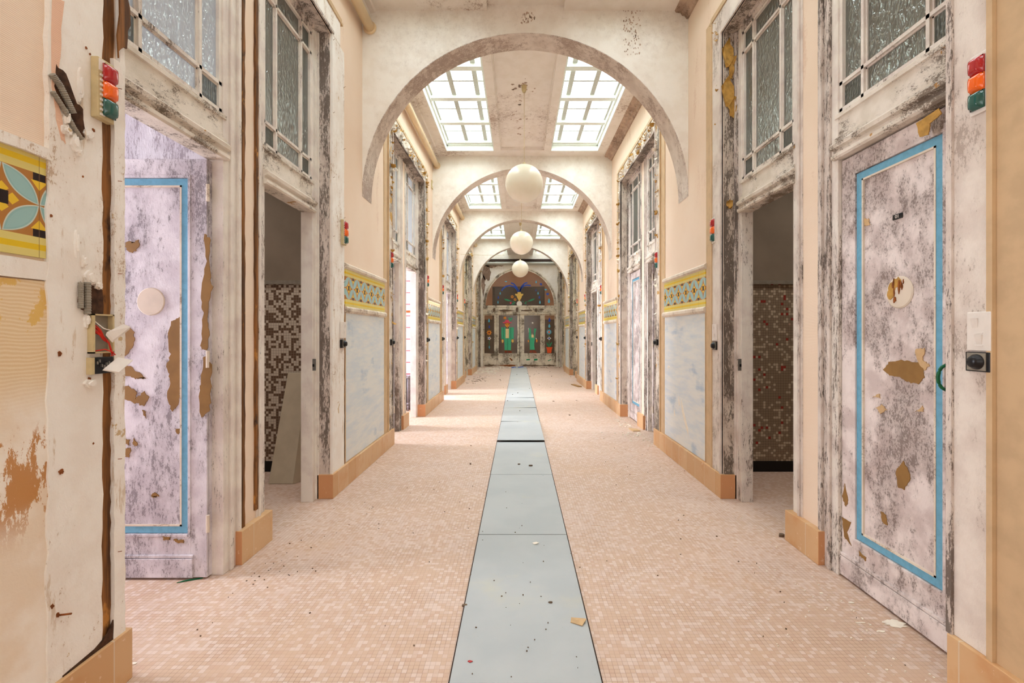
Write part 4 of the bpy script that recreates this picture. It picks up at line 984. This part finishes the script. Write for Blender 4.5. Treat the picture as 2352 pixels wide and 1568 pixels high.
# radiator in the bright left cabin
rd = empty('radiator', 'grey ribbed cast iron radiator inside the bright left cabin', 'radiator')
yp = (PIER[2][0]+PIER[2][1])/2-.17
for k in range(5):
    xx = -1.86-.062*k; m = MB()
    for yy in (yp-.20, yp-.135, yp-.07):
        m.tube([(xx, yy, .09), (xx, yy, .56)], .015, 8)
    m.tube([(xx, yp-.215, .12), (xx, yp-.055, .12)], .022, 8); m.tube([(xx, yp-.215, .56), (xx, yp-.055, .56)], .024, 8); m.tube([(xx, yp-.21, .33), (xx, yp-.06, .33)], .014, 8)
    m.tube([(xx, yp-.20, 0), (xx, yp-.20, .11)], .012, 8); m.tube([(xx, yp-.07, 0), (xx, yp-.07, .11)], .012, 8)
    m.build('section', 'iron_grey', rd, smooth=True)
MB().tube([(-1.82, yp-.135, .56), (-2.15, yp-.135, .56)], .014, 8).build('header_pipe', 'iron_grey', rd)

# ------------------------------------------------------------------ end wall
Y0 = YE; xa, xb = -1.385, 1.49; cxe, Re, zse = (xa+xb)/2, (xb-xa)/2-.005, 2.40
bm = MB(); b = bm.b; N = 48
def ring(R_, yy): return [b.verts.new((cxe-R_*math.cos(math.pi*k/N), yy, zse+R_*1.045*math.sin(math.pi*k/N))) for k in range(N+1)]
r0, r1 = ring(Re, Y0), ring(Re, Y0+.25); t0 = [b.verts.new((cxe-Re*math.cos(math.pi*k/N), Y0, 4.75)) for k in range(N+1)]; t1 = [b.verts.new((cxe-Re*math.cos(math.pi*k/N), Y0+.25, 4.75)) for k in range(N+1)]
for k in range(N):
    b.faces.new((r0[k], r0[k+1], t0[k+1], t0[k])); b.faces.new((r1[k+1], r1[k], t1[k], t1[k+1])); b.faces.new((r0[k], r1[k], r1[k+1], r0[k+1]))
bm.box(XL-.2, xa+.006, Y0, Y0+.25, 0, 4.75); bm.box(xb-.006, XR+.2, Y0, Y0+.25, 0, 4.75)
struct(bm, 'wall_end', 'arch_plaster', 'end wall around the glazed arch and doors')
g = MB()
for k, (x, z, rx, rz) in enumerate(((-1.25, 3.7, .14, .35), (-1.05, 4.0, .22, .15), (-1.38, 3.2, .07, .4), (-.8, 3.98, .2, .06))):
    g.plate([(px, Y0-.004, pz) for px, pz in rough(blob(x, z, rx, rz, k, 16, .3), .01, 2, k)], (0, .005, 0))
trim(g, 'crown_dirty', 'damp brown stains high on the end wall')
g = MB(); g.prof([(Y0-.20, 4.02), (Y0, 3.97), (Y0, 4.10), (Y0-.02, 4.10), (Y0-.20, 4.06)], 'x', XL, XR); trim(g, 'skylight_bar', 'white ledge across the top of the end wall')
g = MB().box(XL, XR, Y0-.10, Y0-.02, 4.12, 4.20); trim(g, 'joint_dark', 'dark beam above the white ledge of the end wall')
# side pilasters with mouldings
g = MB()
for x0, x1, d in ((XL, XL+.03, .05), (XR-.10, XR-.07, .05), (XR-.05, XR-.02, .04)): g.box(x0, x1, Y0-d, Y0, 0, 3.9)
trim(g, 'end_paint', 'upright mouldings beside the end doors')
yp_ = Y0-.02
def E(zx, zy, yy=Y0): return fr(1090+zx*.17215, 590+zy*.1722, yy)
lun = window('half round fanlight above the end doors with a painted flower vase')
m = MB(); b = m.b
for dR, dy in ((0, .0), (.05, .02)):
    A = [[b.verts.new((cxe-(Re-dR-w_)*math.cos(math.pi*k/N), yy, zse+(Re-dR-w_)*1.045*math.sin(math.pi*k/N))) for k in range(N+1)] for w_, yy in ((0, Y0-.03+dy), (.045, Y0-.03+dy), (.045, Y0+.06), (0, Y0+.06))]
    for j in range(4):
        for k in range(N): b.faces.new((A[j][k], A[j][k+1], A[(j+1) % 4][k+1], A[(j+1) % 4][k]))
m.box(xa, xb, Y0-.04, Y0+.06, 2.335, 2.365); m.box(xa, xb, Y0-.02, Y0+.05, 2.365, 2.40)
m.build('frame', 'end_paint', lun)
m = MB(); b = m.b; vv = [b.verts.new((cxe-(Re-.09)*math.cos(math.pi*k/N), Y0+.03, zse+(Re-.09)*1.045*math.sin(math.pi*k/N))) for k in range(N+1)]; b.faces.new(vv); m.build('glass_pane', 'clear_glass', lun)
def decal(parent, name, mat, polys, label=None, yy=Y0+.022):
    m = MB()
    for p in polys: m.plate([(E(x, y)[0], yy, E(x, y)[1]) for x, y in p], (0, .003, 0))
    o = m.build(name, mat, parent)
    if label: o['label'] = label
    return o
def drop(x, y, w=14, h=26): return [(x+w*math.sin(a)*(.5-.5*math.cos(a))**.6, y-h*math.cos(a)) for a in [2*math.pi*k/16 for k in range(16)]]
def arcst(pts, w=9):
    L, R_ = [], []
    for i, (x, y) in enumerate(pts):
        x2, y2 = pts[min(i+1, len(pts)-1)]; x1, y1 = pts[max(i-1, 0)]; dx, dy = x2-x1, y2-y1; l = math.hypot(dx, dy) or 1
        L.append((x-dy/l*w, y+dx/l*w)); R_.append((x+dy/l*w, y-dx/l*w))
    return L+R_[::-1]
def circ(x, y, r, n=14): return [(x+r*math.cos(2*math.pi*k/n), y+r*math.sin(2*math.pi*k/n)) for k in range(n)]
def flower(x, y, r, n=8): return [(x+(r if k % 2 == 0 else r*.55)*math.cos(math.pi*k/n), y+(r if k % 2 == 0 else r*.55)*math.sin(math.pi*k/n)) for k in range(2*n)]
decal(lun, 'vase', 's_yellow', [[(575, 468), (618, 468), (618, 490), (652, 490), (645, 512), (632, 518), (628, 540), (615, 560), (605, 585), (590, 585), (580, 560), (568, 540), (562, 518), (545, 510), (540, 490), (575, 490)]], 'pale yellow stepped vase painted on the glass')
decal(lun, 'blue_spray', 's_blue', [arcst([(580, 465), (565, 430), (530, 395), (470, 380), (420, 390), (380, 420), (362, 450)]), arcst([(590, 462), (560, 400), (520, 355), (485, 345)]), arcst([(605, 462), (620, 420), (655, 385), (700, 375), (750, 380)]), arcst([(600, 460), (630, 390), (670, 350), (705, 342)])], 'blue curved sprays rising from the vase')
decal(lun, 'light_blue_drop', 's_cyan', [drop(342, 482, 11, 20), drop(312, 600, 10, 22), drop(848, 480, 11, 20), drop(872, 600, 14, 24), drop(993, 582, 20, 32), drop(822, 330, 13, 18), [(400, 322), (430, 320), (435, 330), (410, 334)], [(930, 428), (965, 424), (960, 446), (944, 446)]])
decal(lun, 'dark_blue_drop', 's_blue', [drop(316, 536, 11, 20), drop(865, 534, 13, 20), [(866, 352), (896, 346), (902, 368), (884, 380)], [(955, 484), (990, 476), (992, 500), (974, 512), (958, 502)], drop(820, 440, 9, 14)])
decal(lun, 'green_leaf', 's_leaf', [[(390, 556), (440, 560), (505, 592), (450, 588), (410, 576)], [(806, 552), (760, 560), (700, 594), (745, 590), (790, 572)]]+[circ(500+rnd.uniform(0, 60), 590+rnd.uniform(0, 50), rnd.uniform(5, 10), 7) for _ in range(8)]+[circ(640+rnd.uniform(0, 60), 590+rnd.uniform(0, 50), rnd.uniform(5, 10), 7) for _ in range(8)])
decal(lun, 'yellow_flower', 's_orange', [flower(502, 530, 24), flower(540, 566, 22)]); decal(lun, 'flower_eye', 's_ink', [circ(502, 530, 8), circ(540, 566, 7)], yy=Y0+.018)
decal(lun, 'white_rosette', 's_white', [circ(597, 622, 36, 20)]); decal(lun, 'red_leaf', 's_pink', [circ(482, 612, 12, 8)])
# cross bar between doors and fanlight
g = MB(); g.box(xa, xb, Y0-.03, Y0+.06, 2.09, 2.335)
for x0, x1 in ((-1.30, -1.0), (-.90, -.13), (.02, .66), (.78, 1.40)): g.box(x0, x1, Y0-.045, Y0-.03, 2.15, 2.29)
g.box(xa, xb, Y0-.055, Y0-.02, 2.07, 2.10)
trim(g, 'end_paint', 'panelled timber rail over the end doors', bevel=.004)
g = MB()
for k, (x, z, rx, rz) in enumerate(((-.95, 2.22, .05, .08), (.68, 2.22, .06, .07), (-.06, 2.22, .05, .10), (-.5, 2.20, .3, .035), (.3, 2.2, .25, .035), (.9, 2.24, .1, .03))):
    g.plate([(px, Y0-.049, pz) for px, pz in rough(blob(x, z, rx, rz, k+3, 14, .3), .006, 2, k)], (0, .004, 0))
trim(g, 'debris_dark', 'black mould marks on the rail over the end doors')
PX = [(112, 296), (300, 600), (606, 892), (894, 1090)]
GL = [(130, 262), (322, 570), (662, 878), (937, 1068)]
leafs = []
nmz = ['narrow left side light of the end doors, painted with drops and flowers', 'left end door painted with a figure in a green coat', 'right end door painted with a broken green figure', 'narrow right side light of the end doors, painted with drops and a flower pot']
for k in range(4):
    DN[0] += 1; e = empty('door_%d' % DN[0], nmz[k], None, None, 'structure')
    x0, x1 = E(PX[k][0], 0)[0], E(PX[k][1], 0)[0]; g0, g1 = E(GL[k][0], 0)[0], E(GL[k][1], 0)[0]
    zt, zb = E(0, 778)[1], E(0, 1285)[1]
    f = MB(); y0, y1 = Y0-.015, Y0+.05
    f.box(x0, g0, y0, y1, .01, 2.09); f.box(g1, x1, y0, y1, .01, 2.09); f.box(g0, g1, y0, y1, zt, 2.09); f.box(g0, g1, y0, y1, .01, zb)
    f.build('frame', 'end_paint', e, bevel=.004)
    f = MB(); f.box(g0-.03, g1+.03, y0-.02, y0+.005, zb-.035, zb-.005)
    pz0, pz1 = .16, .42
    for (u0, u1, w0, w1) in ((g0, g1, pz0, pz0+.02), (g0, g1, pz1-.02, pz1), (g0, g0+.02, pz0, pz1), (g1-.02, g1, pz0, pz1)): f.box(u0, u1, y0-.014, y0+.005, w0, w1)
    f.build('moulding', 'end_paint', e)
    MB().box(g0, g1, Y0+.03, Y0+.034, zb, zt).build('glass_pane', 'clear_glass', e); leafs.append(e)
    g = MB(); cxm_ = (x0+x1)/2
    g.plate([(px, Y0-.019, pz) for px, pz in rough(blob(cxm_, .06, (x1-x0)*.42, .035, k+20, 18, .4), .008, 2, k)], (0, .005, 0))
    if k == 1: g.plate([(E(x, y)[0], Y0-.019, E(x, y)[1]) for x, y in ((462, 1350), (480, 1345), (512, 1375), (495, 1388))], (0, .005, 0))
    g.build('rot_patch', 'rust' if k == 1 else 'debris_dark', e)
DM, DL, DR, DS = leafs[1], leafs[0], leafs[2], leafs[3]
decal(DM, 'coat', 's_green', [[(356, 938), (412, 938), (412, 1082), (396, 1094), (358, 1094)], [(460, 938), (524, 938), (522, 1090), (492, 1094), (460, 1082)], [(396, 1084), (488, 1084), (485, 1242), (400, 1242)]], 'green coat of the painted figure')
decal(DM, 'shirt', 's_cream', [[(414, 955), (458, 955), (458, 1082), (414, 1082)]])
decal(DM, 'coat_line', 's_ink', [[(384, 940), (388, 940), (388, 1090), (384, 1090)], [(480, 940), (484, 940), (484, 1090), (480, 1090)], [(440, 1084), (444, 1084), (444, 1242), (440, 1242)], [(420, 936), (436, 944), (452, 936), (454, 956), (436, 950), (420, 956)]], yy=Y0+.018)
decal(DM, 'face', 's_orange', [[(404, 880), (468, 880), (470, 905), (456, 925), (436, 950), (418, 925), (404, 905)]]); decal(DM, 'face_mark', 's_ink', [circ(424, 900, 5), circ(448, 900, 5), [(430, 920), (442, 920), (436, 930)]], yy=Y0+.018)
decal(DM, 'hat', 's_pink', [[(376, 868), (402, 868), (408, 846), (430, 836), (458, 842), (468, 868), (498, 870), (496, 880), (470, 882), (462, 906), (452, 884), (418, 884), (404, 906), (400, 882), (376, 880)]], 'pink hat of the painted figure')
decal(DM, 'feather', 's_green', [[(450, 840), (458, 806), (472, 804), (468, 838)], [(462, 850), (492, 806), (508, 816), (496, 836), (470, 858)]]); decal(DM, 'hat_flower', 's_orange', [flower(404, 812, 24)])
decal(DM, 'hand', 's_yellow', [[(360, 1102), (386, 1102), (386, 1134), (374, 1146), (362, 1136)], [(494, 1100), (520, 1100), (522, 1132), (508, 1144), (494, 1130)]]); decal(DM, 'boot', 's_brown', [[(402, 1250), (438, 1250), (438, 1276), (400, 1278)], [(446, 1250), (480, 1250), (500, 1270), (498, 1280), (446, 1278)]])
decal(DR, 'coat', 's_green', [[(734, 950), (742, 945), (752, 980), (758, 1060), (762, 1074), (798, 1074), (792, 1010), (795, 952), (826, 956), (812, 1010), (806, 1080), (798, 1140), (797, 1190), (804, 1236), (738, 1236), (736, 1080), (722, 1100), (726, 1010), (720, 960)]], 'torn green coat of the broken figure')
decal(DR, 'shirt', 's_cream', [[(758, 1036), (764, 1042), (770, 1020), (776, 1040), (786, 1034), (792, 1074), (760, 1076)]]); decal(DR, 'hand', 's_orange', [[(820, 1100), (840, 1102), (838, 1134), (826, 1140)], [(708, 1112), (722, 1106), (726, 1130), (714, 1140)]])
decal(DR, 'boot', 's_brown', [[(742, 1244), (770, 1244), (770, 1276), (736, 1276)], [(776, 1244), (800, 1244), (828, 1268), (826, 1280), (776, 1278)]]); decal(DR, 'chip', 's_white', [circ(774, 878, 12, 9), [(716, 950), (724, 944), (728, 1000), (722, 1010)], [(814, 1082), (824, 1078), (832, 1096), (822, 1100)]])
decal(DL, 'light_blue_drop', 's_cyan', [drop(192, 845, 16, 26)]); decal(DL, 'dark_blue_drop', 's_blue', [drop(196, 928, 12, 22)]); decal(DL, 'orange_flower', 's_orange', [flower(194, 1008, 40)]); decal(DL, 'flower_eye', 's_brown', [circ(194, 1008, 14)], yy=Y0+.018)
decal(DL, 'white_flower', 's_white', [flower(196, 1084, 28, 5)]); decal(DL, 'flower_heart', 's_blue', [circ(196, 1084, 10)], yy=Y0+.018); decal(DL, 'stem', 's_leaf', [[(193, 1112), (198, 1112), (198, 1180), (193, 1180)]]); decal(DL, 'pale_cross', 's_cyan', [[(184, 1200), (208, 1200), (208, 1206), (184, 1206)], [(192, 1182), (200, 1182), (200, 1225), (192, 1225)]])
decal(DS, 'dark_blue_drop', 's_blue', [drop(1000, 836, 18, 30)]); decal(DS, 'light_blue_drop', 's_cyan', [drop(998, 916, 18, 28)]); decal(DS, 'blue_flower', 's_cyan', [flower(994, 1000, 40, 9)]); decal(DS, 'flower_eye', 's_red', [circ(995, 1000, 14)], yy=Y0+.018)
decal(DS, 'white_flower', 's_white', [flower(996, 1084, 30, 4)]); decal(DS, 'flower_heart', 's_blue', [circ(996, 1084, 11)], yy=Y0+.018); decal(DS, 'stem', 's_leaf', [[(993, 1030), (998, 1030), (999, 1200), (993, 1200)], [(960, 1130), (990, 1170), (992, 1198), (984, 1198), (964, 1160)], [(1034, 1128), (1008, 1160), (1002, 1198), (1010, 1198), (1034, 1150)]])
decal(DS, 'flower_pot', 's_red', [[(956, 1202), (1040, 1202), (1038, 1218), (1032, 1222), (1024, 1280), (972, 1280), (966, 1222), (958, 1218)]], 'orange flower pot painted on the glass')
for e, P in ((DR, [[(690, 1362), (738, 1358), (738, 1376), (692, 1378)], [(792, 1358), (840, 1354), (840, 1378), (794, 1382)]]), (DS, [[(975, 1380), (1020, 1362), (1028, 1368), (984, 1388)]])):
    decal(e, 'green_mark', 's_leaf', P, yy=Y0-.019)
# room beyond
rm = MB(); rm.box(-2.4, 2.5, 21.0, 21.1, 0, 4.7); rm.box(-2.5, -2.4, 18.05, 21, 0, 4.7); rm.box(2.5, 2.6, 18.05, 21, 0, 4.7)
struct(rm, 'wall_far_room', 'far_room'); struct(MB().box(-2.5, 2.6, 18.05, 21.1, 4.7, 4.8), 'ceiling', 'far_room')
w = window('dark barred window in the room beyond the end doors'); m = MB()
for x in (-1.15, -.65, -.15, .25, .65, 1.15): m.box(x, x+.03, 20.93, 20.97, 1.9, 3.45)
m.box(-1.2, 1.2, 20.93, 20.97, 3.40, 3.46); m.box(-1.2, 1.2, 20.93, 20.97, 2.6, 2.64); m.build('window_bar', 'far_dark', w); MB().box(-1.2, 1.2, 20.97, 20.99, 1.9, 3.45).build('dark_pane', 'far_dark', w)
struct(MB().box(-1.6, 1.7, 20.9, 20.99, 0, 1.95), 'door_beyond', 'far_dark', 'dark opening beyond the end doors')  # dark-coloured slab imitating the shade seen through the end doors

# ------------------------------------------------------------------ stray wire
tag(MB().tube([(XL+.05, 11.3, 3.27), (-.9, 11.32, 3.255), (-.35, 11.36, 3.26)], .004, 5).build('stray_wire', 'cream_plastic'), 'thin loose wire sticking out from the left wall below the third arch', 'wire')

# ------------------------------------------------------------------ things on the floor
def gp(px, py): y = F*H/(py-CY); return (px-CX)*y/F, y
def flake(px, py, w_, h_, mat, name, label, cat, group=None, seed=1, z=.0005, th=.002, n=10, tilt=0):
    x, y = gp(px, py); pts = blob(x, y, w_, h_, seed, n, .3); base = .0085 if -.25 < x < .30 else 0
    r = random.Random(seed)
    m = MB().plate([(a, b, base+z+tilt*(a-x+w_)) for a, b in pts], (0, 0, th)); return tag(m.build(name, mat), label, cat, group)
x, y = gp(1329, 1432)
tag(MB().plate([(x-.03, y+.028, .009), (x+.028, y+.02, .009), (x+.035, y+.005, .016), (x+.012, y-.032, .010), (x-.037, y-.006, .009)], (0, 0, .003)).build('chipboard_scrap', 'cardboard'), 'brown board scrap on the right edge of the grey floor strip', 'scrap')
flake(1230, 1251, .018, .013, 'white_flake', 'paint_flake', 'white paint flake on the grey floor strip', 'paint flake', seed=2, tilt=.1)
flake(1067, 1392, .016, .008, 'debris_dark', 'plaster_chip', 'dark chip on the left edge of the grey floor strip', 'chip', seed=3, th=.008, n=7)
flake(1265, 1388, .010, .006, 'debris_dark', 'plaster_chip', 'small brown chip above the board scrap', 'chip', seed=4, th=.005, n=6)
flake(1795, 1232, .018, .014, 'debris_dark', 'plaster_chip', 'dark lump on the floor before the dark right doorway', 'chip', seed=5, th=.016, n=7)
flake(2055, 1432, .045, .026, 'white_flake', 'paint_flake', 'large white scuffed paint flake before door 01', 'paint flake', seed=6, n=24)
flake(2022, 1450, .022, .006, 'white_flake', 'paint_flake', 'long white paint sliver below the large flake', 'paint flake', seed=7)
flake(1977, 1430, .025, .004, 'white_flake', 'paint_flake', 'thin white paint sliver left of the large flake', 'paint flake', seed=8)
flake(1886, 1362, .010, .006, 'white_flake', 'paint_flake', 'tiny white paint flake near the right middle post', 'paint flake', seed=9)
flake(1955, 1384, .014, .006, 'white_flake', 'paint_flake', 'white paint flake beside the bottom of door 01', 'paint flake', seed=10)
flake(304, 1524, .016, .006, 'white_flake', 'paint_flake', 'white flake beside the nearest left skirting', 'paint flake', seed=11)
flake(1080, 1524, .010, .005, 'lens_red', 'plastic_scrap', 'tiny red scrap at the bottom of the grey floor strip', 'scrap', seed=12)
x, y = gp(435, 1334)
tag(MB().plate([(x-.05, y-.022, .001), (x+.055, y+.024, .001), (x+.05, y+.030, .001), (x-.02, y+.004, .001)], (0, 0, .004)).build('green_strip', 'green_paint'), 'narrow dark green strip on the floor by the nearest left door', 'strip')
x, y = gp(1325, 886)
tag(MB().plate([(x-.12, y+.25, .001), (x-.03, y+.25, .001), (x+.09, y-.25, .001), (x-.01, y-.25, .001)], (0, 0, .02)).build('wood_offcut', 'bare_board'), 'brown wooden offcut near the far right skirting', 'offcut')
x, y = gp(1456, 988)
tag(MB().plate([(x-.05, y+.08, .001), (x+.05, y+.06, .001), (x+.07, y-.07, .001), (x-.03, y-.08, .001)], (0, 0, .012)).build('tile_scrap', 'cardboard'), 'cream tile scrap lying before the second right doorways', 'scrap')
def debris(label, mat, spots, seed, cnt, smin, smax, th=.004):
    r = random.Random(seed); m = MB()
    for _ in range(cnt):
        cx_, cy_, sx_, sy_ = r.choice(spots); x = r.gauss(cx_, sx_); y = r.gauss(cy_, sy_)
        if y > YE-.1 or y < 1.2 or (seed == 4 and y > 14.4) or (seed == 5 and (y < 14.5 or x > -.3)) or (seed == 6 and (y > 14.4 and x < 0 or x < -.6)) or (seed == 3 and abs(y-6.12) < .15): continue
        x = max(XL+.06, min(XR-.05, x)); k = r.uniform(smin, smax); bz = .009 if -.27 < x < .32 else .0005
        m.plate([(px, py, bz) for px, py in blob(x, y, k, k*r.uniform(.4, 1), r.randint(0, 9999), 6, .35)], (0, 0, th*r.uniform(.4, 1.4)))
    tag(m.build('floor_debris', mat), label, 'debris', None, 'stuff')
debris('white plaster crumbs scattered before door 01', 'white_flake', [(1.45, 2.2, .12, .35), (1.5, 1.9, .08, .2), (1.1, 2.4, .3, .5)], 1, 110, .001, .005)
debris('brown grit scattered over the near floor', 'debris_dark', [(0, 3, 1.0, 1.0), (-.9, 3.2, .4, .8), (1.2, 4, .3, 1.2), (0.05, 2.2, .15, .5), (-1.35, 2.6, .12, .3)], 2, 170, .0012, .0045)
debris('white rubble before the second right doorways', 'white_flake', [(1.5, 6.4, .08, .5), (1.45, 6.0, .1, .3)], 3, 120, .004, .016, .01)
debris('dark rubble along the far left floor', 'debris_dark', [(-1.2, 12.3, .12, .5), (-1.1, 13.2, .15, .5)], 4, 60, .006, .028, .006)
debris('pale rubble heap before the end doors', 'white_flake', [(-1.1, 16.6, .25, .6), (-.6, 17.2, .3, .3), (-1.1, 15.4, .25, .8)], 5, 200, .012, .05, .02)
debris('grit over the far floor', 'debris_dark', [(0, 9, .9, 3), (0, 16, 1, 2), (1, 17.4, .4, .15)], 6, 120, .004, .016, .01)
debris('blue and white scraps at the foot of the end doors', 's_blue', [(.0, 17.5, .12, .1)], 7, 12, .02, .05, .02)
